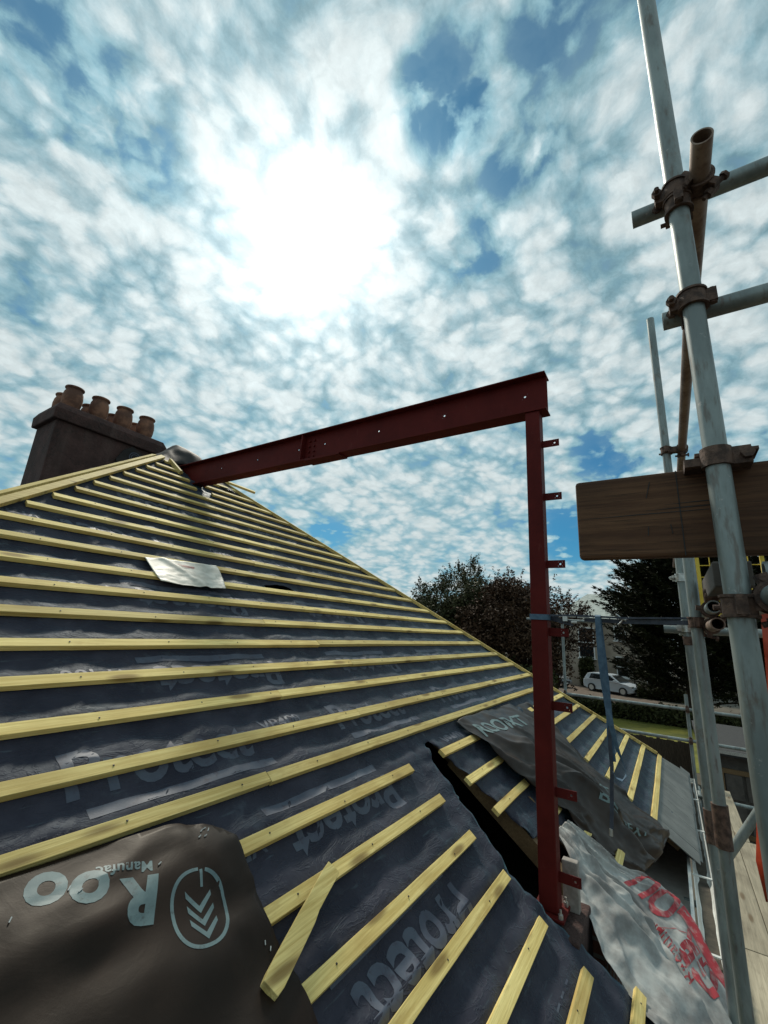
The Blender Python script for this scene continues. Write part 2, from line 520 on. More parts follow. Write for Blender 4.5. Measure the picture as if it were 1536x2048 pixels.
# ------------------------------------------------------------------ mesh helpers
class MB:
    def __init__(s):
        s.v, s.f, s.mi = [], [], []

    def add(s, vs, fs, m=0):
        o = len(s.v)
        s.v.extend(Vector(v) for v in vs)
        for f in fs:
            s.f.append(tuple(i + o for i in f))
            s.mi.append(m)
        return s

    def box(s, c, h, ax=None, m=0):
        c = Vector(c)
        ax = ax or (Vector((1, 0, 0)), Vector((0, 1, 0)), Vector((0, 0, 1)))
        a, b, d = (Vector(ax[i]) * h[i] for i in range(3))
        vs = [c + i * a + j * b + k * d for k in (-1, 1) for j in (-1, 1) for i in (-1, 1)]
        return s.add(vs, [(0, 2, 3, 1), (4, 5, 7, 6), (0, 1, 5, 4), (2, 6, 7, 3), (0, 4, 6, 2), (1, 3, 7, 5)], m)

    def bar(s, p0, p1, w, d, up=(0, 0, 1), m=0):
        p0, p1 = Vector(p0), Vector(p1)
        x = (p1 - p0)
        L = x.length
        x = x / L
        y = Vector(up).cross(x)
        if y.length < 1e-4:
            y = Vector((1, 0, 0)).cross(x)
        y.normalize()
        z = x.cross(y)
        return s.box((p0 + p1) / 2, (L / 2, w / 2, d / 2), (x, y, z), m)

    def frame(s, d):
        d = Vector(d).normalized()
        a = Vector((0, 0, 1)) if abs(d.z) < 0.9 else Vector((1, 0, 0))
        x = a.cross(d).normalized()
        return x, d.cross(x)

    def cyl(s, p0, p1, r, n=12, r1=None, m=0, caps=True):
        p0, p1 = Vector(p0), Vector(p1)
        x, y = s.frame(p1 - p0)
        r1 = r if r1 is None else r1
        vs = []
        for p, rr in ((p0, r), (p1, r1)):
            for i in range(n):
                a = 2 * math.pi * i / n
                vs.append(p + (x * math.cos(a) + y * math.sin(a)) * rr)
        fs = [(i, (i + 1) % n, n + (i + 1) % n, n + i) for i in range(n)]
        if caps:
            fs += [tuple(range(n - 1, -1, -1)), tuple(range(n, 2 * n))]
        return s.add(vs, fs, m)

    def pipe(s, p0, p1, r, n=28, wall=0.004, m=0):
        """hollow tube with open ends"""
        p0, p1 = Vector(p0), Vector(p1)
        x, y = s.frame(p1 - p0)
        ri = r - wall
        d = (p1 - p0).normalized()
        deep = min(0.25, (p1 - p0).length * 0.45)
        rings = [(p0 + d * deep, ri), (p0, ri), (p0, r), (p1, r), (p1, ri), (p1 - d * deep, ri)]
        vs = []
        for p, rr in rings:
            for i in range(n):
                a = 2 * math.pi * i / n
                vs.append(p + (x * math.cos(a) + y * math.sin(a)) * rr)
        fs = []
        for k in range(5):
            fs += [(k * n + i, k * n + (i + 1) % n, (k + 1) * n + (i + 1) % n, (k + 1) * n + i) for i in range(n)]
        fs += [tuple(range(n)), tuple(range(6 * n - 1, 5 * n - 1, -1))]
        return s.add(vs, fs, m)

    def ring(s, c, axis, r0, r1, h, n=28, m=0):
        c = Vector(c)
        d = Vector(axis).normalized()
        x, y = s.frame(d)
        vs = []
        for rr, z in ((r0, -h / 2), (r1, -h / 2), (r1, h / 2), (r0, h / 2)):
            for i in range(n):
                a = 2 * math.pi * i / n
                vs.append(c + d * z + (x * math.cos(a) + y * math.sin(a)) * rr)
        fs = []
        for k in range(4):
            k2 = (k + 1) % 4
            fs += [(k * n + i, k * n + (i + 1) % n, k2 * n + (i + 1) % n, k2 * n + i) for i in range(n)]
        return s.add(vs, fs, m)

    def lathe(s, c, prof, n=24, m=0):
        c = Vector(c)
        vs = []
        for r, z in prof:
            for i in range(n):
                a = 2 * math.pi * i / n
                vs.append(c + Vector((r * math.cos(a), r * math.sin(a), z)))
        fs = []
        for k in range(len(prof) - 1):
            fs += [(k * n + i, k * n + (i + 1) % n, (k + 1) * n + (i + 1) % n, (k + 1) * n + i) for i in range(n)]
        return s.add(vs, fs, m)

    def ribbon(s, pts, w, th, side, m=0):
        """flat strap through pts; side: across vector(s)"""
        n = len(pts)
        vs = []
        for i, p in enumerate(pts):
            p = Vector(p)
            t = (Vector(pts[min(i + 1, n - 1)]) - Vector(pts[max(i - 1, 0)])).normalized()
            sd = Vector(side[i] if isinstance(side, list) else side)
            sd = (sd - t * sd.dot(t)).normalized()
            nn = t.cross(sd)
            for a, b in ((-1, -1), (1, -1), (1, 1), (-1, 1)):
                vs.append(p + sd * a * w / 2 + nn * b * th / 2)
        fs = []
        for i in range(n - 1):
            for k in range(4):
                k2 = (k + 1) % 4
                fs.append((i * 4 + k, i * 4 + k2, (i + 1) * 4 + k2, (i + 1) * 4 + k))
        fs += [(3, 2, 1, 0), tuple((n - 1) * 4 + k for k in range(4))]
        return s.add(vs, fs, m)

    def wire(s, pts, r, n=8, m=0):
        for a, b in zip(pts[:-1], pts[1:]):
            s.cyl(a, b, r, n, m=m)
        return s

    def build(s, name, mats, parent=None, smooth=False, bevel=0.0):
        me = bpy.data.meshes.new(name)
        me.from_pydata([tuple(v) for v in s.v], [], s.f)
        for mm in ([mats] if isinstance(mats, str) else mats):
            me.materials.append(MATS[mm])
        me.polygons.foreach_set('material_index', s.mi)
        if smooth:
            me.polygons.foreach_set('use_smooth', [True] * len(me.polygons))
        me.validate()
        me.update()
        o = bpy.data.objects.new(name, me)
        COL.objects.link(o)
        if parent is not None:
            o.parent = parent
            if parent.parent is None:
                o.matrix_parent_inverse = Matrix.Translation(-parent.location)
        if bevel:
            md = o.modifiers.new('bevel', 'BEVEL')
            md.width = bevel
            md.segments = 2
            md.limit_method = 'ANGLE'
            md.angle_limit = math.radians(40)
        if smooth == 'auto':
            md = o.modifiers.new('edges', 'EDGE_SPLIT')
            md.split_angle = math.radians(38)
        return o


def tag(o, label=None, cat=None, group=None, kind=None):
    for k, v in (('label', label), ('category', cat), ('group', group), ('kind', kind)):
        if v:
            o[k] = v
    return o


def empty(name, loc, label, cat, group=None):
    o = bpy.data.objects.new(name, None)
    o.empty_display_size = 0.1
    o.location = loc
    COL.objects.link(o)
    return tag(o, label, cat, group)


# ------------------------------------------------------------------ roof plane coordinates
TH = math.radians(35.565)
CT, ST = math.cos(TH), math.sin(TH)
BY, BZ = 1.4513 * ST, -1.4513 * CT
S0, GAUGE = 2.192, 0.22
NRM = Vector((0, -ST, CT))
UPS = Vector((0, CT, ST))
XAX = Vector((1, 0, 0))
GROUND = -4.2


def RP(x, s, off=0.0):
    return Vector((x, BY + CT * s - ST * off, BZ + ST * s + CT * off))


def s_of_y(y):
    return (y - BY) / CT


def inside(p, poly):
    x, y = p
    c = False
    n = len(poly)
    for i in range(n):
        x0, y0 = poly[i]
        x1, y1 = poly[(i + 1) % n]
        if (y0 > y) != (y1 > y) and x < (x1 - x0) * (y - y0) / (y1 - y0) + x0:
            c = not c
    return c


def nearest(p, poly):
    best = None
    for i in range(len(poly)):
        a, b = Vector(poly[i]), Vector(poly[(i + 1) % len(poly)])
        q = Vector(p)
        t = max(0, min(1, (q - a).dot(b - a) / max(1e-9, (b - a).length_squared)))
        r = a + (b - a) * t
        d = (q - r).length
        if best is None or d < best[0]:
            best = (d, r)
    return best


def clipped_grid(x0, x1, s0, s1, step, outer, hole=None, hole2=None):
    """grid in roof coordinates, cut to outer and minus hole, border vertices pulled on to the outlines"""
    nx, ns = int(round((x1 - x0) / step)), int(round((s1 - s0) / step))
    pts = {}
    keep = {}
    for j in range(ns + 1):
        for i in range(nx + 1):
            p = (x0 + i * step, s0 + j * step)
            keep[i, j] = inside(p, outer) and not (hole and inside(p, hole)) and not (hole2 and inside(p, hole2))
            pts[i, j] = p
    fs = []
    for j in range(ns):
        for i in range(nx):
            q = [(i, j), (i + 1, j), (i + 1, j + 1), (i, j + 1)]
            if any(keep[k] for k in q):
                fs.append(q)
    used = {}
    vs = []
    for q in fs:
        for k in q:
            if k not in used:
                used[k] = len(vs)
                p = pts[k]
                if not keep[k]:
                    d1 = nearest(p, outer)
                    if hole and inside(p, hole):
                        d1 = nearest(p, hole)
                    elif hole2 and inside(p, hole2):
                        d1 = nearest(p, hole2)
                    p = tuple(d1[1])
                vs.append(p)
    return vs, [tuple(used[k] for k in q) for q in fs]


def fbm(x, y, z=0.0, o=4):
    return noise.fractal(Vector((x, y, z)), 1.0, 2.0, o)


def gauss(x, c, w):
    return math.exp(-((x - c) / w) ** 2)


def crease(a, b, seed, amp):
    """sharp ridges between slack hollows"""
    q = 1.0 - 3.0 * abs(fbm(a, b, seed, 3))
    return amp * q * q if q > 0 else 0.0


HOLE = [(2.87, 0.775), (2.80, 0.72), (2.735, 0.60), (2.70, 0.50), (2.715, 0.42), (2.66, 0.34), (2.665, 0.20), (2.63, 0.10), (2.58, -0.02), (2.585, -0.12),
        (2.61, -0.26), (2.66, -0.40), (2.70, -0.55), (2.72, -0.70), (2.78, -0.86), (2.84, -1.20), (5.12, -1.20), (5.10, -0.68), (5.00, -0.46),
        (4.4, -0.34), (3.75, -0.20), (3.45, -0.12), (3.20, -0.06), (3.07, -0.04), (3.06, 0.06), (3.03, 0.20), (2.99, 0.34), (2.96, 0.50), (2.91, 0.64)]


def h_under(x, s):
    k = (S0 - s) / GAUGE
    t = k - math.floor(k)
    if t < 0.26:
        return 0.0
    amp = 0.5 + 0.9 * max(0.0, 0.5 + fbm(x * 1.1, math.floor(k) * 7.3, 1.0, 3))
    amp *= 0.55 + 1.1 * max(-0.4, fbm(x * 4.5, math.floor(k) * 3.1, 8.0, 3))
    h = 0.012 * amp * gauss(t, 0.86, 0.10) - 0.006 * gauss(t, 0.5, 0.25)
    sag = math.sin(math.pi * x / 0.45) ** 2
    h -= 0.010 * sag * gauss(t, 0.6, 0.3)
    h += 0.006 * fbm(x * 5.0, s * 9.0, 3.0, 4) + 0.003 * fbm(x * 14.0 + s * 5, s * 18.0, 6.0, 3)
    r = 1.0 - abs(fbm(x * 2.2 + 0.8 * s, s * 6.0 - x * 1.5, 9.0, 3)) * 3.2
    if r > 0:
        h += 0.009 * r * r
    f = ((s - 0.845) / 0.95) % 1.0
    h += 0.006 * max(0.0, 1.0 - f * 9.0)
    # puckered close to the cut in the roof
    d = nearest((x, s), HOLE[:14] + HOLE[20:])[0] if (2.0 < x < 4.2 and s < 1.2) else 9
    if d < 0.35:
        h += (0.35 - d) * 0.045 * (0.4 + fbm(x * 11, s * 11, 5.0, 3))
    return h


def on_grid(hf, x0, s0, step):
    """height of the meshed surface (not of the formula) so that print lies on it"""
    cache = {}

    def node(i, j):
        if (i, j) not in cache:
            cache[i, j] = hf(x0 + i * step, s0 + j * step)
        return cache[i, j]

    def h(x, s):
        a, b = (x - x0) / step, (s - s0) / step
        i, j = math.floor(a), math.floor(b)
        a, b = a - i, b - j
        return (node(i, j) * (1 - a) + node(i + 1, j) * a) * (1 - b) + (node(i, j + 1) * (1 - a) + node(i + 1, j + 1) * a) * b
    return h


def bm_to_mb(bm, mapper, m=0):
    mb = MB()
    idx = {}
    vs = []
    for v in bm.verts:
        idx[v] = len(vs)
        vs.append(mapper(v.co.x, v.co.y))
    mb.add(vs, [tuple(idx[v] for v in f.verts) for f in bm.faces], m)
    return mb


def text_bm(body, size, bold=0.0, cell=0.03, spacing=1.0, shear=0.0):
    cu = bpy.data.curves.new('lettering', 'FONT')
    cu.body = body
    cu.size = size
    cu.offset = bold
    cu.space_character = spacing
    cu.shear = shear
    cu.resolution_u = 4
    o = bpy.data.objects.new('lettering', cu)
    COL.objects.link(o)
    dg = bpy.context.evaluated_depsgraph_get()
    ev = o.evaluated_get(dg)
    me = ev.to_mesh()
    bm = bmesh.new()
    bm.from_mesh(me)
    ev.to_mesh_clear()
    bpy.data.objects.remove(o)
    bpy.data.curves.remove(cu)
    return slice_bm(bm, cell)


def slice_bm(bm, cell):
    xs = [v.co.x for v in bm.verts]
    ys = [v.co.y for v in bm.verts]
    for ax, (lo, hi) in ((0, (min(xs), max(xs))), (1, (min(ys), max(ys)))):
        c = math.floor(lo / cell) * cell + cell
        while c < hi:
            co = [0, 0, 0]
            co[ax] = c
            no = [0, 0, 0]
            no[ax] = 1
            bmesh.ops.bisect_plane(bm, geom=bm.verts[:] + bm.edges[:] + bm.faces[:], plane_co=co, plane_no=no)
            c += cell
    return bm


def poly_bm(polys, cell=0.03):
    bm = bmesh.new()
    for p in polys:
        vs = [bm.verts.new((x, y, 0)) for x, y in p]
        bm.faces.new(vs)
    return slice_bm(bm, cell)


def merge(dst, src):
    o = len(dst.v)
    dst.v.extend(src.v)
    dst.f.extend(tuple(i + o for i in f) for f in src.f)
    dst.mi.extend(src.mi)


# ------------------------------------------------------------------ ground
def plane(name, x0, x1, y0, y1, z, m, n=1):
    mb = MB()
    for i in range(n):
        for j in range(n):
            a, b = x0 + (x1 - x0) * i / n, x0 + (x1 - x0) * (i + 1) / n
            c, d = y0 + (y1 - y0) * j / n, y0 + (y1 - y0) * (j + 1) / n
            mb.add([(a, c, z), (b, c, z), (b, d, z), (a, d, z)], [(0, 1, 2, 3)])
    return mb.build(name, m)


tag(plane('ground', -900, 900, -900, 900, GROUND, 'soil'), kind='structure')
tag(plane('lawn', 19.5, 28.8, -7.5, 7.5, GROUND + 0.012, 'lawn_grass'), kind='structure')
tag(plane('driveway', 30.8, 46.5, 1.0, 22, GROUND + 0.012, 'gravel_drive'), kind='structure')

# ------------------------------------------------------------------ the house under repair
house = empty('house', (2.85, 6.0, GROUND), 'house with stripped hipped roof, dark underlay and bare pale battens', 'house')
APEX = Vector((2.85, 5.36, 2.05))
EY = BY + CT * -1.03   # eaves line

mb = MB()
for (x0, x1, y0, y1, z1) in ((-2.0, 2.55, 0.45, 0.75, -1.50), (3.05, 7.75, 0.45, 0.75, -1.50), (-2.0, -1.7, 0.75, 14, -1.6), (7.45, 7.75, 0.75, 14, -1.6), (-2.0, 7.75, 14, 14.3, -1.6)):
    mb.box(((x0 + x1) / 2, (y0 + y1) / 2, (GROUND + z1) / 2), ((x1 - x0) / 2, (y1 - y0) / 2, (z1 - GROUND) / 2))
wall = mb.build('wall', 'brickwork', house)
mb = MB()
mb.box((2.80, 0.62, (GROUND - 1.40) / 2), (0.19, 0.128, (-1.40 - GROUND) / 2))
mb.build('pier', 'roughcast', house, bevel=0.01)
mb = MB()
mb.box((2.872, 0.565, -1.285), (0.024, 0.040, 0.115))
mb.build('padstone', 'concrete_block', house, bevel=0.006)
mb = MB()
mb.box((2.87, 7.4, -1.75), (4.55, 6.6, 0.03))
mb.build('attic_floor', 'dark_interior', house)

# hip face of the underlay
OUT = [(EY - 2.5, -1.03), (8.2 - EY, -1.03), (2.85, s_of_y(5.36))]
gv, gf = clipped_grid(-2.6, 8.3, -1.06, 5.60, 0.03, OUT, HOLE, [(2.50, 2.515), (2.66, 2.53), (2.84, 2.52), (2.86, 2.43), (2.70, 2.40), (2.55, 2.395)])
h_ug = on_grid(h_under, -2.6, -1.06, 0.03)
mb = MB()
mb.add([RP(x, s, h_under(x, s)) for x, s in gv], gf)
under = mb.build('underlay', 'underlay_felt', house, smooth=True)
md = under.modifiers.new('thickness', 'SOLIDIFY')
md.thickness = 0.0025
md.offset = -1

# main slopes behind the hips
mb = MB()
hl, hr = RP(EY - 2.5, -1.03), RP(8.2 - EY, -1.03)
far = Vector((2.85, 14.3, 2.05))
fl, fr = Vector((hl.x, 14.3, hl.z)), Vector((hr.x, 14.3, hr.z))
mb.add([hl, APEX, far, fl], [(0, 1, 2, 3)])
mb.add([hr, fr, far, APEX], [(0, 1, 2, 3)])
mb.add([fl, far, fr], [(0, 1, 2)])
mb.build('main_slopes', 'underlay_felt', house)

# printed words on the underlay
ink = MB()


def roof_text(body, x, s, size, rot=0.0, bold=0.004, hf=h_ug, lift=0.0012, spacing=1.0, shear=0.0, dst=ink):
    ca, sa = math.cos(rot), math.sin(rot)
    bm = text_bm(body, size, bold, 0.015, spacing, shear)

    def mp(a, b):
        X, Y = x + ca * a - sa * b, s + sa * a + ca * b
        return RP(X, Y, hf(X, Y) + lift)
    merge(dst, bm_to_mb(bm, mp))
    bm.free()


def roof_poly(polys, hf=h_ug, lift=0.0012, dst=ink):
    bm = poly_bm(polys, 0.015)
    merge(dst, bm_to_mb(bm, lambda a, b: RP(a, b, hf(a, b) + lift)))
    bm.free()


def rect(x0, x1, s0, s1):
    return [(x0, s0), (x1, s0), (x1, s1), (x0, s1)]


def word_row(s, xs, flip=False, size=0.255):
    for x in xs:
        if flip:
            roof_text('Protect', x + 0.86, s + 0.175, size, math.pi, 0.006)
            roof_text('VP400', x - 0.04, s + 0.175, size * 0.42, math.pi, 0.002)
            roof_poly([rect(x + 0.02, x + 0.82, s + 0.215, s + 0.255)])
        else:
            roof_text('Protect', x, s, size, 0, 0.006)
            roof_text('VP400', x + 0.88, s + 0.09, size * 0.42, 0, 0.002)
            roof_poly([rect(x + 0.06, x + 0.86, s - 0.085, s - 0.045)])


word_row(1.00, (0.75, 2.15, 3.55, 4.9))
word_row(1.40, (1.15, 2.55, 3.95), True)
word_row(0.49, (1.38,), True)
word_row(-0.06, (1.30,), True)
word_row(2.06, (1.25, 2.7, 4.1), True)
word_row(2.80, (1.0, 2.5, 3.9), True)
word_row(3.55, (1.6, 3.0), False)
roof_text('VP400', 3.05, 0.66, 0.12, 0, 0.002)
dash = []
for srow, xa, xb in ((0.845, 0.2, 2.6), (-0.42, 1.5, 2.4), (1.72, 0.8, 4.5)):
    x = xa
    while x < xb:
        L = 0.03 + 0.03 * rnd.random()
        if rnd.random() < 0.85:
            dash.append(rect(x, x + L, srow, srow + 0.008))
        x += 0.085
roof_poly(dash)
ink.build('printed_lettering', 'faded_blue_print', under, smooth=True)

# rafters below
mb = MB()
x = -1.8
while x < 7.6:
    smax = min(s_of_y(min(x + 2.5, 8.2 - x)), 5.4) - 0.15
    if not (2.5 < x < 3.0):
        mb.bar(RP(x, -0.98 if not 2.7 < x < 5 else -0.75, -0.07), RP(x, smax, -0.07), 0.045, 0.10, NRM)
    x += 0.45
mb.bar(RP(3.64, -1.0, -0.045), RP(3.50, 0.16, -0.045), 0.05, 0.08, NRM)
mb.bar(RP(3.10, -0.95, -0.06), RP(3.10, 0.6, -0.06), 0.045, 0.10, NRM)
mb.build('rafters', 'rafter_wood', house)


def batten(x0, x1, s_top, parent, name='batten', w=0.05, d=0.025, lift=0.0045, jit=0.0016, mname='batten_wood'):
    mb = MB()
    n = max(2, int((x1 - x0) / 0.22))
    vs = []
    ph = rnd.random() * 50
    for i in range(n + 1):
        x = x0 + (x1 - x0) * i / n
        js = 0.0035 * fbm(x * 0.5 + ph, s_top, 2.0, 2) + rnd.uniform(-jit, jit) * 0.4
        jo = 0.0022 * fbm(x * 0.8 + ph, 4.0, 1.0, 2)
        wane = max(0.0, fbm(x * 0.9 + ph, 9.0, 3.0, 2) - 0.35) * 0.012
        vs += [RP(x, s_top + js, lift), RP(x, s_top - w + js, lift), RP(x, s_top - w + js + wane, lift + d + jo), RP(x, s_top + js - wane * 0.3, lift + d + jo)]
    fs = []
    for i in range(n):
        for k in range(4):
            k2 = (k + 1) % 4
            fs.append((i * 4 + k, (i + 1) * 4 + k, (i + 1) * 4 + k2, i * 4 + k2))
    fs += [(0, 1, 2, 3), tuple(n * 4 + k for k in (3, 2, 1, 0))]
    mb.add(vs, fs)
    x = math.ceil((x0 + 0.02) / 0.45) * 0.45
    while x < x1 - 0.02:
        if x < 5:
            mb.box(RP(x + rnd.uniform(-0.01, 0.01), s_top - w * rnd.uniform(0.3, 0.7), lift + d + 0.0015), (0.0032, 0.0032, 0.0015), (XAX, UPS, NRM), 1)
        x += 0.45
    return mb.build(name, [mname, 'nail_steel'], parent, bevel=0.0016)


def split_batten(x0, x1, st, parent):
    """a run of batten made of stock lengths, butted"""
    x = x0
    first = True
    while x < x1 - 0.05:
        L = rnd.uniform(1.6, 3.2) if first else rnd.uniform(2.6, 3.9)
        e = min(x1, x + L)
        if x1 - e < 0.6:
            e = x1
        batten(x, e - (0.002 if e < x1 else 0), st + rnd.uniform(-0.004, 0.004), parent)
        x = e
        first = False


for k in range(-13, 7):
    st = S0 - k * GAUGE
    y = BY + CT * (st - 0.025)
    xl, xr = max(y - 2.5 + 0.075, -1.5), 8.2 - y - 0.02
    if st > 4.25:
        batten(xl, 2.655, st, house)
        if xr > 2.95:
            batten(2.86, xr, st, house)
    else:
        split_batten(xl, xr, st, house)
for k, xr_ in ((7, 2.455), (8, 2.505), (9, 2.505), (10, 2.515), (11, 2.50), (12, 2.52), (13, 2.77)):
    st = S0 - k * GAUGE
    batten({7: 1.0, 8: 1.0, 9: 1.0, 10: 0.9, 11: 0.8, 12: 1.3, 13: 1.9}[k], xr_, st - (0.0 if k < 12 else 0.004), house)
for k, a, b in ((7, 2.87, 3.55), (8, 2.885, 3.54), (9, 2.895, 3.575)):
    batten(a, b, S0 - k * GAUGE, house)
for k, a, b in ((10, 3.35, 3.68), (11, 3.40, 3.80), (12, 3.45, 3.93)):
    batten(a, b, S0 - k * GAUGE - 0.02, house, lift=0.008)
for k in range(7, 14):
    st = S0 - k * GAUGE + 0.006
    y = BY + CT * (st - 0.025)
    batten(5.05 if k == 7 else 5.12 + 0.03 * (k % 2), 8.2 - y - 0.03, st, house)

# boards along the left hip, thin edging on the right hip
mb = MB()
dl = (APEX - hl).normalized()
sidev = (XAX * CT * 0 + UPS - dl * UPS.dot(dl)).normalized()
a0 = hl + dl * 2.2
a1 = APEX - dl * 0.55
nl = NRM
mb.bar(a0 - sidev * 0.012 + nl * 0.034, a1 - sidev * 0.012 + nl * 0.034, 0.055, 0.03, NRM)
b1 = mb.build('hip_board', 'batten_wood', house, bevel=0.002)
mb = MB()
off = Vector((-ST, 0, CT))
mb.bar(a0 + Vector((-0.045, 0.045, 0.040)), a1 + Vector((-0.045, 0.045, 0.040)) - dl * 0.05, 0.05, 0.028, NRM + off)
mb.build('hip_board', 'batten_wood', house, bevel=0.002)
mb = MB()
dr = (APEX - hr).normalized()
mb.bar(hr + NRM * 0.022 + dr * 0.5, APEX - dr * 0.55 + NRM * 0.022, 0.022, 0.04, NRM + Vector((0, 0, 0.2)))
mb.build('hip_edging', 'batten_wood', house)
# offcuts left nailed at the top
mb = MB()
mb.bar((3.16, 4.95, 1.79), (3.72, 4.70, 1.69), 0.05, 0.03, NRM)
mb.build('batten', 'batten_wood', house, bevel=0.0015)
mb = MB()
mb.bar((2.585, 4.95, 1.80), (2.60, 4.68, 1.60), 0.05, 0.03, XAX)
mb.build('batten', 'batten_wood', house, bevel=0.0015)

# slate course at the eaves
mb = MB()
x = 5.06
i = 0
while x < 8.15:
    w = min(0.262, 8.2 - x)
    s0_, s1_ = -1.075 + rnd.uniform(-0.004, 0.004), -0.665
    xr_top = 8.2 - (BY + CT * s1_) - 0.02
    lo, hi = 0.020 + rnd.uniform(0, 0.003), 0.012
    xa, xb = x + 0.002, x + w - 0.002
    xa2, xb2 = min(xa, xr_top), min(xb, xr_top)
    vs = [RP(xa, s0_, lo), RP(xb, s0_, lo), RP(xb2, s1_, hi), RP(xa2, s1_, hi), RP(xa, s0_, lo - 0.007), RP(xb, s0_, lo - 0.007), RP(xb2, s1_, hi - 0.007), RP(xa2, s1_, hi - 0.007)]
    mb.add(vs, [(0, 1, 2, 3), (7, 6, 5, 4), (0, 4, 5, 1), (1, 5, 6, 2), (2, 6, 7, 3), (3, 7, 4, 0)])
    # the course below peeping out
    mb.add([RP(xa + 0.13, s0_ - 0.03, lo - 0.010), RP(xb + 0.13, s0_ - 0.03, lo - 0.010), RP(xb + 0.13, s0_ + 0.1, lo - 0.012), RP(xa + 0.13, s0_ + 0.1, lo - 0.012)], [(0, 1, 2, 3)])
    x += 0.262
mb.build('slate_course', 'grey_slate', house)

# fascia, soffit, gutter
mb = MB()
mb.box((2.85, EY + 0.035, -1.94), (5.3, 0.011, 0.11))
mb.build('fascia', 'white_plastic', house)
mb = MB()
mb.box((2.85, 0.245, -2.055), (5.3, 0.20, 0.005))
mb.build('soffit', 'white_plastic', house)
gut = MB()
prof = [(-0.062, 0.004), (-0.058, 0.0), (-0.056, -0.018), (-0.042, -0.042), (0, -0.058), (0.042, -0.042), (0.056, -0.018), (0.058, 0.0), (0.064, 0.004), (0.064, 0.0), (0.060, -0.022),
        (0.045, -0.047), (0, -0.063), (-0.045, -0.047), (-0.060, -0.022), (-0.066, 0.0)]
gx = [-2.6, 3.02, 3.06, 8.25]
gy = EY - 0.055
for xa, xb in ((-2.6, 8.25),):
    n = len(prof)
    vs = [Vector((xx, gy + p[0], -1.86 + p[1])) for xx in (xa, xb) for p in prof]
    gut.add(vs, [(i, (i + 1) % n, n + (i + 1) % n, n + i) for i in range(n)])
    gut.add([Vector((xb, gy + p[0], -1.86 + p[1])) for p in prof[1:8]], [tuple(range(7))])
g = gut.build('gutter', 'white_plastic', house)
mb = MB()
for i in range(110):
    x = -2.5 + i * 0.097
    y0, y1 = gy - 0.038 + rnd.uniform(-0.004, 0.004), gy + 0.038
    z = -1.904 + 0.008 * fbm(x * 3, 0, 0, 3)
    x2 = x + 0.097
    z2 = -1.904 + 0.008 * fbm(x2 * 3, 0, 0, 3)
    mb.add([(x, gy - 0.04, z), (x, gy + 0.04, z), (x2, gy + 0.04, z2), (x2, gy - 0.04, z2)], [(0, 3, 2, 1)])
mb.build('silt', 'dirt', g)
for x in (3.9, 5.0, 6.1, 7.2):
    MB().box((x, gy, -1.853), (0.011, 0.07, 0.004)).build('gutter_bracket', 'white_plastic', g)

# chimney
X0, X1, Y0, Y1 = 1.97, 3.47, 7.02, 7.74
ch = MB()
for (a, b, c, d, z0, z1) in ((X0, X1, Y0, Y1, -1.5, 2.56),):
    ch.box(((a + b) / 2, (c + d) / 2, (z0 + z1) / 2), ((b - a) / 2, (d - c) / 2, (z1 - z0) / 2))
stack = ch.build('chimney', 'roughcast', house, bevel=0.012)
mb = MB()
mb.add([(X0 - .06, Y0 - .055, 2.555), (X1 + .06, Y0 - .055, 2.555), (X1 + .06, Y1 + .055, 2.555), (X0 - .06, Y1 + .055, 2.555),
        (X0 - .065, Y0 - .065, 2.71), (X1 + .075, Y0 - .065, 2.71), (X1 + .075, Y1 + .065, 2.71), (X0 - .065, Y1 + .065, 2.71),
        (X0 - .02, Y0 - .02, 2.81), (X1 + .02, Y0 - .02, 2.81), (X1 + .02, Y1 + .02, 2.81), (X0 - .02, Y1 + .02, 2.81)],
       [(3, 2, 1, 0), (0, 1, 5, 4), (1, 2, 6, 5), (2, 3, 7, 6), (3, 0, 4, 7), (4, 5, 9, 8), (5, 6, 10, 9), (6, 7, 11, 10), (7, 4, 8, 11), (8, 9, 10, 11)])
mb.build('chimney_crown', 'roughcast', stack, bevel=0.015)
potprof = [(0.095, -0.06), (0.118, 0.02), (0.138, 0.12), (0.143, 0.22), (0.132, 0.31), (0.112, 0.36), (0.115, 0.375), (0.132, 0.385), (0.136, 0.40), (0.130, 0.415), (0.112, 0.415), (0.098, 0.38), (0.10, 0.1)]
for r_, yy in enumerate((7.17, 7.56)):
    for i in range(4):
        xx = 2.13 + i * 0.365 + (0.02 if r_ else 0)
        sc = 1.0 + rnd.uniform(-0.03, 0.03) - (0.06 if r_ else 0)
        pm = MB()
        pm.lathe((xx, yy, 2.80), [(r * 0.93 * (0.98 + 0.02 * sc), z * sc * 0.90) for r, z in potprof], 28)
        pm.build('chimney_pot', 'terracotta', stack, smooth=True)
mb = MB()
n = 26
for i in range(n):
    xa, xb = X0 - 0.02 + (X1 - X0) * 0.72 * i / n, X0 - 0.02 + (X1 - X0) * 0.72 * (i + 1) / n
    def rz(x): return 2.05 - abs(2.85 - x) * math.tan(TH)
    def tp(x): return rz(x) + 0.17 + 0.03 * fbm(x * 5, 2, 0, 3)
    ya, yb = Y0 - 0.012, Y0 - 0.05
    mb.add([(xa, yb - .05, rz(xa) + .005), (xb, yb - .05, rz(xb) + .005), (xb, yb, tp(xb) - .02), (xa, yb, tp(xa) - .02), (xb, ya + .02, tp(xb)), (xa, ya + .02, tp(xa))], [(0, 1, 2, 3), (3, 2, 4, 5)])
mb.build('flashing', 'mortar', stack, smooth=True)
mb = MB()
ptsf = [(2.86, 2.02), (2.82, 2.26), (2.90, 2.44), (3.02, 2.54), (3.20, 2.46), (3.36, 2.40), (3.44, 2.34), (3.44, 2.0)]
nn = len(ptsf)
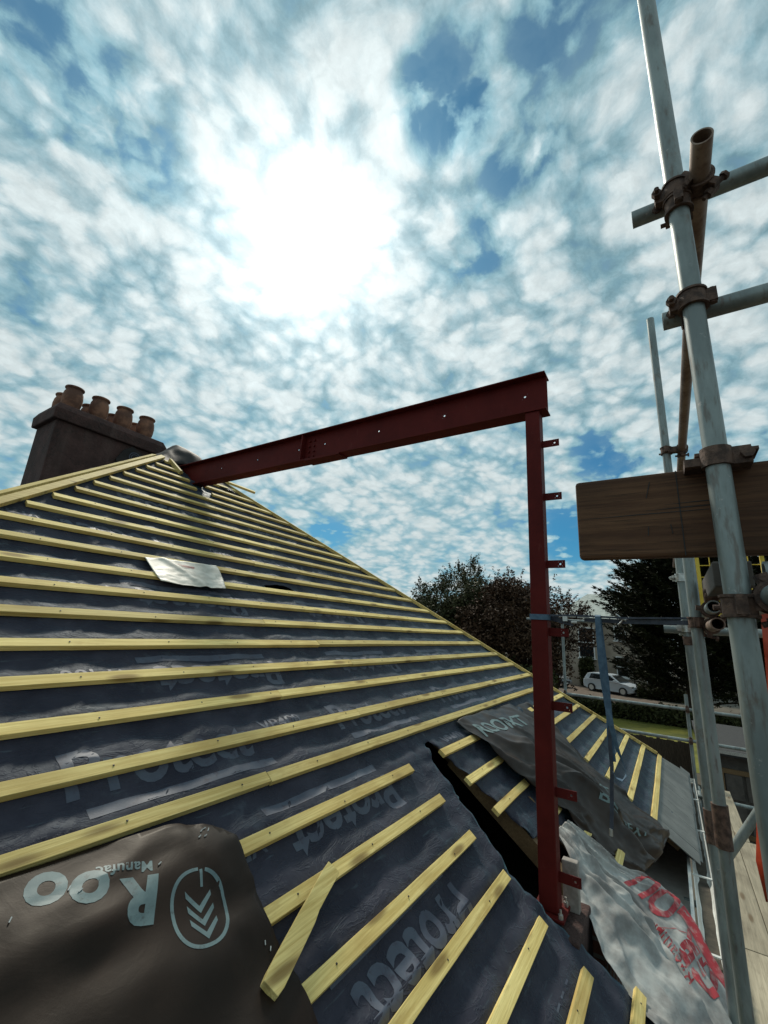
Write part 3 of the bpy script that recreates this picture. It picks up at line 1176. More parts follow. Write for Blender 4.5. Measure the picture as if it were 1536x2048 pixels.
mb.add([(x, Y0 - 0.035, z) for x, z in ptsf] + [(x, Y0 - 0.004, z) for x, z in ptsf], [tuple(range(nn)), tuple(range(2 * nn - 1, nn - 1, -1))] + [(i, nn + i, nn + (i + 1) % nn, (i + 1) % nn) for i in range(nn)])
uf = mb.build('membrane_upstand', 'black_membrane', stack)
mb = MB()
mb.ring((3.08, Y0 - 0.037, 2.37), (0, 1, 0), 0.075, 0.087, 0.003)
mb.ring((3.08, Y0 - 0.037, 2.37), (0, 1, 0), 0.045, 0.055, 0.003)
mb.build('emblem', 'faded_blue_print', uf)

# black sheet over the apex
mb = MB()
nx_, ny_ = 40, 44
vs = []


def roof_z(x, y):
    return min(BZ + (y - BY) * math.tan(TH), 2.05 - abs(x - 2.85) * math.tan(TH))


for j in range(ny_ + 1):
    for i in range(nx_ + 1):
        u_, v_ = i / nx_, j / ny_
        x = 2.30 + u_ * 1.08
        y = 4.92 + v_ * 1.75 + 0.10 * math.sin(u_ * 5) - 0.35 * abs(u_ - 0.45)
        z = roof_z(x, y) + 0.045 + 0.05 * max(0, fbm(x * 2.6, y * 2.6, 1, 3)) + 0.15 * gauss(x, 3.02, 0.24) * gauss(y, 5.4, 0.5)
        if v_ < 0.14:
            z -= (0.14 - v_) * 0.25
        vs.append((x, y, z))
mb.add(vs, [(j * (nx_ + 1) + i, j * (nx_ + 1) + i + 1, (j + 1) * (nx_ + 1) + i + 1, (j + 1) * (nx_ + 1) + i) for j in range(ny_) for i in range(nx_)])
apx = mb.build('membrane_sheet', 'black_membrane', None, smooth=True)
md = apx.modifiers.new('thickness', 'SOLIDIFY')
md.thickness = 0.004
tag(apx, 'black membrane sheet draped over the roof peak where the steel beam goes in', 'membrane sheet')

# ------------------------------------------------------------------ steel frame
steel = empty('steel_portal', (2.75, 0.645, -1.37), 'dark red primed steel beam welded on a slim post with fixing lugs', 'steel portal')


def plate_with_holes(mb, O, ax, bx, nx, L, H, th, holes, r=0.009):
    """plate: O corner, ax length, bx height, nx thickness direction; holes [(a,b)] left open"""
    cuts = sorted(holes)
    cell = r * 2.2
    edges = []
    x = 0
    O, ax, bx, nx = Vector(O), Vector(ax), Vector(bx), Vector(nx)

    def quad(a0, a1, b0, b1):
        c = O + ax * (a0 + a1) / 2 + bx * (b0 + b1) / 2 + nx * th / 2
        mb.box(c, ((a1 - a0) / 2, (b1 - b0) / 2, th / 2), (ax, bx, nx))
    for (a, b) in cuts:
        quad(x, a - cell, 0, H)
        quad(a - cell, a + cell, 0, b - cell)
        quad(a - cell, a + cell, b + cell, H)
        n = 16
        vs = []
        for d in (0, th):
            for i in range(n):
                t = 2 * math.pi * (i + 0.5) / n
                cx, cy = math.cos(t), math.sin(t)
                m_ = max(abs(cx), abs(cy))
                vs.append(O + ax * (a + cx * r) + bx * (b + cy * r) + nx * d)
                vs.append(O + ax * (a + cx / m_ * cell) + bx * (b + cy / m_ * cell) + nx * d)
        fs = []
        for i in range(n):
            j = (i + 1) % n
            fs.append((2 * i, 2 * i + 1, 2 * j + 1, 2 * j))
            fs.append((2 * n + 2 * i, 2 * n + 2 * j, 2 * n + 2 * j + 1, 2 * n + 2 * i + 1))
            fs.append((2 * i, 2 * j, 2 * n + 2 * j, 2 * n + 2 * i))
        mb.add(vs, fs)
        x = a + cell
    quad(x, L, 0, H)


YB0, YB1, ZB0, ZB1, XB = 0.552, 5.0, 1.472, 1.757, 2.755
mb = MB()
plate_with_holes(mb, (XB - 0.004, YB0, ZB0 + 0.009), (0, 1, 0), (0, 0, 1), (1, 0, 0), YB1 - YB0, ZB1 - ZB0 - 0.018, 0.008,
                 [(y - YB0, 0.145) for y in (0.704, 1.33, 1.954, 2.57, 2.908, 3.513, 4.125)])
for z in (ZB0 + 0.0045, ZB1 - 0.0045):
    mb.box((XB, (YB0 + YB1) / 2, z), (0.066, (YB1 - YB0) / 2, 0.0045))
beam = mb.build('beam', 'red_oxide_primer', steel)
mb = MB()
mb.box((XB, 2.545, ZB0 - 0.006), (0.066, 0.21, 0.0057))
mb.build('splice_plate', 'red_oxide_primer', beam)
mb = MB()
mb.box((XB - 0.034, 2.82, (ZB0 + ZB1) / 2), (0.029, 0.006, 0.132))
mb.build('stiffener', 'red_oxide_primer', beam)
for i in range(2):
    for j in range(4):
        MB().cyl((XB - 0.004, 2.70 + 0.06 * i, 1.52 + j * 0.055), (XB - 0.018, 2.70 + 0.06 * i, 1.52 + j * 0.055), 0.012, 6).build('splice_bolt', 'red_oxide_primer', beam)
mb = MB()
mb.box((2.75, 0.647, (ZB0 - 1.365) / 2), (0.05, 0.047, (ZB0 + 1.365) / 2 - 0.001))
post = mb.build('post', 'red_oxide_primer', steel, bevel=0.006)
for zc in (1.236, 0.866, 0.428, 0.022, -0.386, -0.822, -1.213):
    mb = MB()
    plate_with_holes(mb, (2.747, 0.6, zc - 0.024), (0, -1, 0), (0, 0, 1), (1, 0, 0), 0.108, 0.048, 0.006, [(0.080, 0.024)], 0.006)
    mb.build('fixing_lug', 'red_oxide_primer', post)
mb = MB()
mb.box((2.75, 0.647, -1.372), (0.085, 0.08, 0.007))
bp = mb.build('base_plate', 'red_oxide_primer', post, bevel=0.002)
for dx, dy in ((-.066, -.062), (.066, -.062), (-.066, .062), (.066, .062)):
    mb = MB()
    mb.cyl((2.75 + dx, 0.647 + dy, -1.365), (2.75 + dx, 0.647 + dy, -1.345), 0.012, 6)
    mb.cyl((2.75 + dx, 0.647 + dy, -1.345), (2.75 + dx, 0.647 + dy, -1.325), 0.006, 8)
    mb.build('anchor_bolt', 'zinc', post)


# ------------------------------------------------------------------ loose sheets
def sheet(name, rows, nu, nv, m, amp, freq, seed, label, cat, fold=None, group=None, th=0.0015):
    """rows of (X, s, off) control points; smooth surface through them"""
    R_, C_ = len(rows), len(rows[0])

    def cr(p0, p1, p2, p3, t):
        return 0.5 * ((2 * p1) + (p2 - p0) * t + (2 * p0 - 5 * p1 + 4 * p2 - p3) * t * t + (3 * p1 - p0 - 3 * p2 + p3) * t ** 3)

    def spl(arr, t):
        n = len(arr) - 1
        x = min(max(t, 0), 0.99999) * n
        i = int(x)
        g_ = lambda k: arr[max(0, min(n, k))]
        return cr(g_(i - 1), g_(i), g_(i + 1), g_(i + 2), x - i)
    V = [[Vector(c) for c in r] for r in rows]

    def P(u, v):
        p = spl([spl(r, u) for r in V], v)
        o = amp * fbm(u * freq[0], v * freq[1], seed, 4)
        if fold:
            o += fold(u, v)
        return RP(p.x, p.y, p.z + o)
    mb = MB()
    vs = []
    for j in range(nv + 1):
        for i in range(nu + 1):
            u, v = i / nu, j / nv
            e = 0.006 * fbm(u * 9, v * 9, seed + 5, 3)
            vs.append(P(u + (e if i in (0, nu) else 0), v + (e if j in (0, nv) else 0)))
    mb.add(vs, [(j * (nu + 1) + i, (j + 1) * (nu + 1) + i, (j + 1) * (nu + 1) + i + 1, j * (nu + 1) + i + 1) for j in range(nv) for i in range(nu)])
    o = mb.build(name, m, None, smooth=True)
    md = o.modifiers.new('thickness', 'SOLIDIFY')
    md.thickness = th
    md.offset = -1
    tag(o, label, cat, group)

    def PG(u, v):
        a, b = min(max(u, 0), 0.9999) * nu, min(max(v, 0), 0.9999) * nv
        i, j = int(a), int(b)
        a, b = a - i, b - j
        q = lambda ii, jj: vs[jj * (nu + 1) + ii]
        return (q(i, j) * (1 - a) + q(i + 1, j) * a) * (1 - b) + (q(i, j + 1) * (1 - a) + q(i + 1, j + 1) * a) * b
    return o, PG


def uv_print(P, bm, u0, v0, au, av, bu, bv, lift=0.0032):
    """lay flat artwork (x,y) on a sheet: u = u0 + au*x + bu*y, v = v0 + av*x + bv*y"""
    def mp(x, y):
        u, v = u0 + au * x + bu * y, v0 + av * x + bv * y
        p = P(u, v)
        n = (P(u + 0.01, v) - p).cross(P(u, v + 0.01) - p).normalized()
        if n.dot(NRM) < 0:
            n = -n
        return p + n * lift
    mb = bm_to_mb(bm, mp)
    bm.free()
    return mb


# brown sheet, bottom left, lying over the battens
BLO = [(0.00, 0.835), (0.30, 0.828), (0.80, 0.815), (1.06, 0.79), (1.16, 0.74), (1.205, 0.66), (1.20, 0.52), (1.185, 0.40), (1.20, 0.22), (1.19, 0.05), (1.17, -0.2), (1.15, -0.6), (1.12, -0.98), (-0.3, -0.98), (-0.3, 0.835)]


def h_bl(x, s):
    k = (S0 - s) / GAUGE
    t = k - math.floor(k)
    on = 0.5 + 0.5 * math.cos(2 * math.pi * (t - 0.115))
    h = 0.036 + 0.010 * on + 0.016 * fbm(x * 2.0 + s, s * 2.8 - x * 0.8, 2.0, 3)
    h += 0.009 * gauss(s - (0.645 + 0.035 * math.sin(x * 7)) - 0.10 * (x - 0.9), 0, 0.045) * (1.2 - x * 0.5) + 0.009 * gauss(s - 0.33 - 0.30 * (x - 0.9), 0, 0.06) + 0.009 * gauss(s + 0.02 - 0.5 * (x - 0.6), 0, 0.07)
    h += 0.012 * max(0, fbm(x * 1.3 - s * 2.4, s * 1.0 + x, 7.0, 2))
    h += crease(x * 1.6 + s * 1.3, s * 2.2 - x * 0.4, 31.0, 0.009)
    if s > 0.74:
        h -= (s - 0.74) * 0.30
    d = nearest((x, s), BLO[3:12])[0]
    if d < 0.05:
        h += (0.05 - d) * 0.30 * fbm(x * 9, s * 9, 17.0, 3)
    return h + 0.002


gv, gf = clipped_grid(-0.3, 1.24, -1.0, 0.85, 0.022, BLO)
h_bg = on_grid(h_bl, -0.3, -1.0, 0.022)
mb = MB()
mb.add([RP(x, s, h_bl(x, s)) for x, s in gv], gf)
bl = mb.build('membrane_sheet', 'brown_membrane', None, smooth=True)
md = bl.modifiers.new('thickness', 'SOLIDIFY')
md.thickness = 0.0012
md.offset = -1
tag(bl, 'large brown membrane sheet printed with chevron emblem, lying flat over the nearest battens', 'membrane sheet')
pr = MB()
TA = math.radians(180 - 20)
roof_text('R', 0.918, 0.645, 0.158, TA, 0.007, h_bg, 0.0008, 1.0, 0.05, pr)
roof_text('oo', 0.808, 0.715, 0.175, math.radians(180 - 26), 0.006, h_bg, 0.0008, 1.05, 0.05, pr)
roof_text('Manufac', 0.918, 0.698, 0.044, math.radians(180 - 20), 0.001, h_bg, 0.0008, 1.05, 0.0, pr)


def emblem(cx, cy, rot, sc, dst, hf):
    ca, sa = math.cos(rot), math.sin(rot)
    T = lambda x, y: (cx + (ca * x - sa * y) * sc, cy + (sa * x + ca * y) * sc)
    quads = []
    N = 48

    def sup(t, a, b):
        c, s_ = math.cos(t), math.sin(t)
        e = 2 / 2.35
        return (a * math.copysign(abs(c) ** e, c), b * math.copysign(abs(s_) ** e, s_))
    for i in range(N):
        t0, t1 = 2 * math.pi * i / N, 2 * math.pi * (i + 1) / N
        mid_ = math.degrees((t0 + t1) / 2)
        if 71 < mid_ < 79:
            continue
        quads.append([T(*sup(t0, 0.70, 0.86)), T(*sup(t0, 0.79, 0.95)), T(*sup(t1, 0.79, 0.95)), T(*sup(t1, 0.70, 0.86))])
    quads.append([T(0.17, 0.88), T(0.26, 0.88), T(0.20, 0.46), T(0.12, 0.46)])
    for yy in (0.05, -0.28, -0.60):
        quads.append([T(0.0, yy), T(0.0, yy - 0.17), T(0.40, yy + 0.18), T(0.40, yy + 0.30)])
        quads.append([T(0.0, yy), T(-0.34, yy + 0.42), T(-0.34, yy + 0.26), T(0.0, yy - 0.17)])
    for q in quads:
        bm = bmesh.new()
        bm.faces.new([bm.verts.new((x, y, 0)) for x, y in q])
        slice_bm(bm, 0.011)
        merge(dst, bm_to_mb(bm, lambda a, b: RP(a, b, hf(a, b) + 0.0008)))
        bm.free()


emblem(1.002, 0.520, math.radians(-8), 0.110, pr, h_bg)
pr.build('printed_lettering', 'pale_print', bl, smooth=True)
for x, s, a in ((1.10, 0.73, .5), (1.115, 0.735, .2), (1.125, 0.725, .8), (1.08, 0.71, .4), (1.10, 0.705, .3), (0.70, .72, .9), (0.72, .70, .4), (0.57, .70, 1), (1.16, 0.33, .9), (1.15, 0.35, 1.1), (1.13, 0.26, .6), (1.17, 0.07, .2), (1.15, -.02, .5), (.93, .68, .4), (1.17, .10, 1.0)):
    MB().box(RP(x, s, h_bl(x, s) + 0.003), (0.006, 0.0014, 0.0012), (XAX * math.cos(a) + UPS * math.sin(a), UPS * math.cos(a) - XAX * math.sin(a), NRM)).build('staple', 'zinc', bl)

# brown sheet right of the post
rows = [[(3.42, 0.80, 0.02), (3.95, 0.805, 0.02), (4.6, 0.78, 0.02), (5.22, 0.72, 0.02)],
        [(3.42, 0.50, 0.05), (3.9, 0.50, 0.10), (4.6, 0.48, 0.05), (5.20, 0.40, 0.035)],
        [(3.47, 0.22, 0.06), (3.9, 0.22, 0.14), (4.5, 0.17, 0.07), (5.05, 0.05, 0.04)],
        [(3.60, 0.00, 0.05), (3.95, -0.02, 0.15), (4.4, -0.14, 0.09), (4.95, -0.28, 0.05)],
        [(3.66, -0.24, 0.03), (3.98, -0.28, 0.12), (4.4, -0.42, 0.08), (5.00, -0.52, 0.05)],
        [(3.74, -0.46, 0.0), (4.02, -0.50, 0.06), (4.45, -0.62, 0.05), (5.10, -0.72, 0.045)],
        [(3.82, -0.64, -0.06), (4.1, -0.68, -0.01), (4.5, -0.76, 0.0), (5.06, -0.82, 0.0)]]
bs, P = sheet('membrane_sheet', rows, 110, 120, 'crumpled_membrane', 0.040, (3.2, 4.5), 3.0,
              'crumpled brown membrane sheet covering the slope just behind the red steel post', 'membrane sheet',
              fold=lambda u, v: 0.05 * gauss(u - 0.25 * v, 0.22, 0.07) * min(1, v * 3) - 0.03 * gauss(u - 0.15 * v, 0.42, 0.06) * min(1, v * 3) + 0.035 * gauss(u - 0.05 * v, 0.62, 0.06) * min(1, v * 2) - 0.02 * gauss(u, 0.80, 0.05) + crease(u * 3.2 - v * 2.2, v * 1.6, 4.0, 0.034) * min(1, v * 5))
pr = MB()
merge(pr, uv_print(P, text_bm('ROOFXT', 0.135, 0.003, 0.03), 0.08, 0.13, 1.0, 0.06, 0.0, -0.7))
merge(pr, uv_print(P, text_bm('XT', 0.12, 0.002, 0.03), 0.72, 0.52, 0.7, 0.3, 0.2, -0.5))
merge(pr, uv_print(P, text_bm('BE', 0.11, 0.002, 0.03), 0.34, 0.62, 0.5, 0.8, 0.55, -0.35))
merge(pr, uv_print(P, text_bm('OFXT', 0.13, 0.002, 0.03), 0.46, 0.72, 0.62, 0.36, 0.35, -0.35))
pr.build('printed_lettering', 'pale_print', bs, smooth=True)

# grey breather membrane hanging over the cut eaves
rows = [[(3.30, -0.10, 0.03), (3.36, -0.12, 0.05), (3.44, -0.13, 0.05), (3.53, -0.14, 0.04)],
        [(3.11, -0.26, 0.02), (3.26, -0.27, 0.06), (3.42, -0.28, 0.05), (3.58, -0.33, 0.05)],
        [(2.99, -0.37, 0.00), (3.20, -0.40, 0.05), (3.42, -0.44, 0.06), (3.66, -0.52, 0.06)],
        [(2.84, -0.50, -0.01), (3.15, -0.55, 0.05), (3.46, -0.62, 0.04), (3.80, -0.72, 0.09)],
        [(2.72, -0.64, 0.00), (3.08, -0.70, 0.05), (3.44, -0.78, 0.06), (3.83, -0.88, 0.07)],
        [(2.62, -0.80, 0.02), (2.95, -0.86, 0.05), (3.30, -0.94, 0.05), (3.64, -1.03, 0.05)],
        [(2.50, -1.02, 0.02), (2.80, -1.06, 0.04), (3.10, -1.14, 0.03), (3.42, -1.24, 0.01)],
        [(2.35, -1.22, -0.02), (2.62, -1.28, 0.0), (2.9, -1.36, -0.02), (3.18, -1.46, -0.06)]]
gs, P = sheet('membrane_sheet', rows, 120, 110, 'grey_membrane', 0.028, (3.0, 6), 11.0,
              'grey white membrane sheet with big red letters hanging over the eaves by the post', 'membrane sheet',
              fold=lambda u, v: 0.030 * gauss(u, 0.44 + 0.04 * math.sin(v * 7), 0.030) - 0.030 * gauss(u, 0.51 + 0.04 * math.sin(v * 7), 0.022) + 0.035 * gauss(u, 0.20 + 0.25 * v, 0.08) * gauss(v, 0.35, 0.22) + 0.022 * gauss(u, 0.72, 0.06) * (1 - v) - 0.015 * gauss(u, 0.5, 0.04) - 0.045 * gauss(u, 0.545 + 0.05 * math.sin(v * 5), 0.010) + crease(u * 4.0 - v * 1.6, v * 1.5, 14.0, 0.026) + 0.020 * gauss(u - 0.35 * v, 0.12, 0.035) - 0.022 * gauss(u - 0.35 * v, 0.19, 0.03))
pr = MB()
merge(pr, uv_print(P, text_bm('GR', 0.31, 0.012, 0.02), 0.86, 0.78, 0.0, -0.36, -1.15, -0.02))
merge(pr, uv_print(P, poly_bm([[(0, 0), (0.035, 0), (0.34, 0.05), (0.31, 0.05)]], 0.02), 0.84, 0.64, -0.75, -0.35, -0.3, 0.5))
merge(pr, uv_print(P, text_bm('OU', 0.40, 0.016, 0.02), 1.0, 0.56, 0.0, -0.34, -1.15, 0.0))
merge(pr, uv_print(P, poly_bm([[(0, 0), (0.46, 0), (0.46, 0.10), (0, 0.07)]], 0.02), 0.99, 0.93, -0.0, -0.8, -1.1, 0.0))
pr.build('printed_lettering', 'red_print', gs, smooth=True)
pr = MB()
merge(pr, uv_print(P, text_bm('Breather', 0.105, -0.0005, 0.015), 0.60, 0.72, 0.0, -0.50, -1.1, 0.0))
pr.build('printed_lettering', 'red_print', gs, smooth=True)

# beige patch over two battens
rows = [[(1.49, 2.58, 0.035), (1.7, 2.60, 0.036), (1.9, 2.615, 0.036), (2.08, 2.63, 0.036)],
        [(1.495, 2.46, 0.036), (1.7, 2.48, 0.034), (1.9, 2.48, 0.032), (2.06, 2.49, 0.034)],
        [(1.50, 2.38, 0.036), (1.68, 2.38, 0.037), (1.86, 2.38, 0.036), (2.03, 2.39, 0.036)],
        [(1.51, 2.31, 0.034), (1.66, 2.29, 0.036), (1.83, 2.29, 0.036), (2.00, 2.305, 0.040)]]
pt, P = sheet('membrane_patch', rows, 36, 30, 'beige_membrane', 0.005, (5, 4), 21.0,
              'small beige membrane patch pinned over two battens high on the roof slope', 'membrane patch',
              fold=lambda u, v: 0.012 * gauss(u - 0.45 * v, 0.22, 0.06))
mb = MB()
merge(mb, uv_print(P, poly_bm([rect(0, 0.10, 0, 0.012), rect(0.02, 0.09, 0.022, 0.03)], 0.03), 0.35, 0.16, 2.2, 0.2, 0.1, 1.9))
mb.build('printed_lettering', 'red_print', pt)

# broken offcut lying across the battens
mb = MB()
A, B = RP(1.085, 0.252, 0.058), RP(1.495, 0.405, 0.068)
ax_ = (B - A).normalized()
sd = NRM.cross(ax_).normalized()
up_ = ax_.cross(sd)
L = (B - A).length
vs = []
prof = [(0.0, -.027, .019), (0.03, -.030, .023), (0.12, -.029, .024), (0.23, -.026, .025), (0.27, -.020, .026), (0.33, -.021, .026), (0.40, -.024, .025), (L, -.022, .024)]
for a, lo, hi in prof:
    j = 0.004 * fbm(a * 9, 1, 1, 2)
    lo, hi = lo * 1.18, hi * 1.12
    for w, z in ((lo, -.0125), (hi, -.0125), (hi, .0125), (lo, .0125)):
        vs.append(A + ax_ * (a + (0.010 * math.sin(w * 300) if a == 0 else 0)) + sd * (w + j) + up_ * z)
n = len(prof)
fs = [(i * 4 + k, i * 4 + (k + 1) % 4, (i + 1) * 4 + (k + 1) % 4, (i + 1) * 4 + k) for i in range(n - 1) for k in range(4)]
fs += [(3, 2, 1, 0), tuple((n - 1) * 4 + k for k in range(4))]
mb.add(vs, fs)
lo_ = mb.build('timber_offcut', 'batten_wood', None, bevel=0.0015)
tag(lo_, 'short broken timber offcut lying loose at an angle across the nearer battens', 'timber offcut')

# ------------------------------------------------------------------ scaffold
R = 0.02415
scaf = empty('scaffold', (1.196, -0.132, GROUND), 'galvanised tube scaffold with rusty couplers standing along the eaves', 'scaffold')


def tube(name, p0, p1, m='galvanised_tube', parent=None, r=R):
    return MB().pipe(p0, p1, r).build(name, m, parent or scaf, smooth='auto')


def coupler(c, a, b, c2, parent=None, m='rusty_steel', turn=0.0):
    """clamp: ring round the tube at c (axis a) and round the tube at c2 (axis b), hinged flaps, bolts and nuts"""
    c, c2, a, b = Vector(c), Vector(c2), Vector(a).normalized(), Vector(b).normalized()
    mb = MB()
    d = (c2 - c)
    d = d.normalized() if d.length > 1e-5 else a.cross(b)
    for cc, ax, sgn in ((c, a, -1), (c2, b, 1)):
        mb.ring(cc, ax, R + 0.0006, R + 0.0068, 0.046, 24)
        mb.ring(cc + ax * 0.021, ax, R + 0.005, R + 0.0105, 0.006, 24)
        mb.ring(cc - ax * 0.021, ax, R + 0.005, R + 0.0105, 0.006, 24)
        side = ax.cross(d).normalized()
        if turn:
            side = (side * math.cos(turn) + d * sgn * math.sin(turn)).normalized()
        for q in (-1, 1):
            p = cc + side * q * (R + 0.014)
            up2 = ax
            mb.box(p, (0.013, 0.010, 0.019), (side, ax.cross(side), ax))
        p = cc + side * (R + 0.022)
        out = ax.cross(side)
        mb.cyl(p - out * 0.035, p + out * 0.042, 0.0062, 10)
        mb.cyl(p + out * 0.016, p + out * 0.030, 0.0125, 6)
        mb.cyl(p - out * 0.035, p - out * 0.026, 0.0125, 6)
        mb.cyl(cc - side * (R + 0.018) - ax * 0.022, cc - side * (R + 0.018) + ax * 0.022, 0.008, 10)
    mb.box((c + c2) / 2, ((c2 - c).length / 2 - R * 0.6 if (c2 - c).length > 2 * R else 0.006, 0.019, 0.019), (d, a.cross(d).normalized() if a.cross(d).length > .1 else b.cross(d).normalized(), a if abs(a.dot(d)) < .5 else b))
    return mb.build('coupler', m, parent or scaf, smooth='auto')


MP = Vector((1.196, -0.132, 0))
tube('standard', (MP.x, MP.y, GROUND), (MP.x, MP.y, 2.9))
tube('standard', (2.5, -0.111, GROUND), (2.5, -0.111, 0.82))
tube('standard', (3.25, -0.097, GROUND), (3.25, -0.097, 2.32))
tube('standard', (8.70, -0.13, GROUND), (8.70, -0.13, -0.77))
tube('standard', (8.70, 1.66, GROUND), (8.70, 1.66, 0.30))
tube('standard', (1.196, -1.40, GROUND), (1.196, -1.40, 2.9))
tube('standard', (3.25, -1.40, GROUND), (3.25, -1.40, 2.3))
Z1, Z2 = 1.262, 0.872
TX = MP.x + 2 * R + 0.006
tube('transom', (TX, -0.022, Z1), (TX, -1.6, Z1))
tube('transom', (TX, -0.066, Z2), (TX, -1.6, Z2))
ZL = 1.245
tube('guard_rail', (1.06, -0.186, ZL), (8.9, -0.186, ZL + 0.05), 'rusty_tube')
coupler((MP.x, MP.y, Z1 - 0.02), (0, 0, 1), (0, 1, 0), (TX, MP.y, Z1 - 0.0))
coupler((MP.x, MP.y, ZL - 0.055), (0, 0, 1), (1, 0, 0), (MP.x, -0.186, ZL))
coupler((MP.x, MP.y, Z2), (0, 0, 1), (0, 1, 0), (TX, MP.y, Z2))
coupler((3.25, -0.097, ZL + .015), (0, 0, 1), (1, 0, 0), (3.25, -0.186, ZL + 0.014))
# board clip at the guard board and coupler under it
mb = MB()
for zc, h in ((0.428, 0.045),):
    mb.ring((MP.x, MP.y, zc), (0, 0, 1), R + .0005, R + .007, h, 24)
    mb.box((MP.x + 0.020, MP.y - 0.042, zc), (0.028, 0.022, 0.021), (Vector((1, 0, 0)), Vector((0, 1, 0)), Vector((0, 0, 1))))
    mb.box((MP.x + 0.045, MP.y - 0.02, zc + 0.018), (0.035, 0.06, 0.004))
    mb.box((MP.x + 0.03, MP.y + 0.045, zc - 0.004), (0.030, 0.018, 0.010))
    mb.cyl((MP.x - 0.02, MP.y - 0.055, zc), (MP.x + 0.06, MP.y - 0.055, zc), 0.007, 10)
    mb.cyl((MP.x - 0.022, MP.y - 0.055, zc), (MP.x - 0.008, MP.y - 0.055, zc), 0.0135, 6)
mb.build('board_clip', 'rusty_steel', scaf, smooth='auto')
ZD = 0.105
tube('ledger', (MP.x - 0.55, -0.190, ZD), (MP.x + 0.42, -0.190, ZD), 'galvanised_tube')
tube('transom', (1.25, -0.19, 0.165), (1.25, -1.5, 0.165))
tube('ledger', (2.14, -0.108 - 0.05, 0.150), (8.9, -0.16, 0.150))
tube('ledger', (2.16, -0.165, 0.085), (4.6, -0.165, 0.085), 'rusty_tube')
coupler((MP.x, MP.y, ZD - 0.02), (0, 0, 1), (1, 0, 0), (MP.x, -0.190, ZD))
coupler((2.5, -0.111, 0.10), (0, 0, 1), (1, 0, 0), (2.5, -0.165, 0.085))
coupler((2.32, -0.158, 0.150), (1, 0, 0), (0, 1, 0), (2.32, -0.165, 0.205))
tube('transom', (3.30, 0.025, 0.085), (3.30, -1.5, 0.085))
coupler((3.25, -0.097, 0.095), (0, 0, 1), (0, 1, 0), (3.30, -0.097, 0.085), m='zinc')
coupler((3.25, -0.097, 0.40), (0, 0, 1), (0, 1, 0), (3.30, -0.13, 0.40), m='zinc')
# diagonal brace at the platform and sleeve couplers on the standards
tube('brace', (3.62, -0.170, -1.20), (3.58, -0.66, -0.40))
for (x, y, z) in ((2.5, -0.111, -0.72), (3.25, -0.097, -0.95), (3.25, -0.097, 0.02)):
    mb = MB()
    mb.ring((x, y, z), (0, 0, 1), R + 0.0005, R + 0.006, 0.16 if z < 0 else 0.05, 24)
    mb.build('sleeve_coupler', 'rusty_steel', scaf, smooth='auto')
# lower transoms carrying the boards
for x in (2.58, 3.33, 5.0, 6.6, 8.2):
    tube('transom', (x, 0.10, -2.062), (x, -1.5, -2.062))
tube('ledger', (0.4, -0.16, -2.112), (8.9, -0.16, -2.112))
# guard rails past the far hip
for z in (-0.985, -1.43):
    tube('guard_rail', (8.645, 5.6, z), (8.645, -1.4, z))
tube('guard_rail', (8.645, 2.3, 0.29), (8.645, 1.05, 0.29))
for y, z in ((-0.13, -0.985), (-0.13, -1.43), (1.66, -0.985), (1.66, 0.27)):
    coupler((8.70, y, z), (0, 0, 1), (0, 1, 0), (8.645, y, z))

# guard board clamped to the near standard
mb = MB()
mb.box((1.275, -0.90, 0.319), (0.019, 1.088, 0.1115))
gb = mb.build('scaffold_board', 'grey_board_wood', None, bevel=0.009)
tag(gb, 'weathered brown timber board on edge, clamped to the thick near scaffold pole', 'scaffold board')
mb = MB()
for (y, z, hl_, hw, sl) in ((-0.052, 0.319, 0.0011, 0.110, 0.0), (0.012, 0.385, 0.0008, 0.022, 0.25), (0.02, 0.275, 0.0008, 0.012, 0.1), (-0.03, 0.277, 0.0008, 0.012, -0.1)):
    mb.box((1.2555, y, z), (0.0012, hl_, hw), (Vector((1, 0, 0)), Vector((0, math.cos(sl), math.sin(sl))), Vector((0, -math.sin(sl), math.cos(sl)))))
for (y0_, y1_, z) in ((0.185, -0.11, 0.318), (0.03, -0.16, 0.329), (-0.02, -0.16, 0.341)):
    mb.add([(1.2548, y0_, z), (1.2548, (y0_ + y1_) / 2, z + 0.0012 + 0.002), (1.2548, y1_, z + 0.004), (1.2548, y1_, z + 0.0025), (1.2548, (y0_ + y1_) / 2, z + 0.001), (1.2548, y0_, z - 0.0003)], [(0, 1, 4, 5), (1, 2, 3, 4)])
mb.build('saw_marks', 'rubber', gb)


# platform boards
def deck(x0, x1, y0, y1, z, label):
    mb = MB()
    n = 12
    for i in range(1):
        mb.box(((x0 + x1) / 2, (y0 + y1) / 2, z - 0.019), ((x1 - x0) / 2, (y1 - y0) / 2, 0.019))
    o = mb.build('scaffold_board', 'deck_wood', None, bevel=0.003)
    tag(o, label, 'scaffold board', 'boards of the scaffold platform')


deck(4.45, 8.35, -0.402, -0.180, -1.999, 'pale platform board, farther length of the run next to the gutter')
deck(0.52, 4.44, -0.402, -0.180, -1.999, 'pale platform board, nearer length of the run next to the gutter')
deck(6.62, 8.55, -0.52, -0.406, -2.000, 'narrow pale platform board at the far end of the scaffold platform')
deck(2.70, 6.60, -0.632, -0.406, -1.998, 'pale platform board crossed by tube shadows beside the lower netting')
deck(2.70, 6.60, -0.862, -0.636, -2.000, 'pale platform board on the outer side of the scaffold platform')

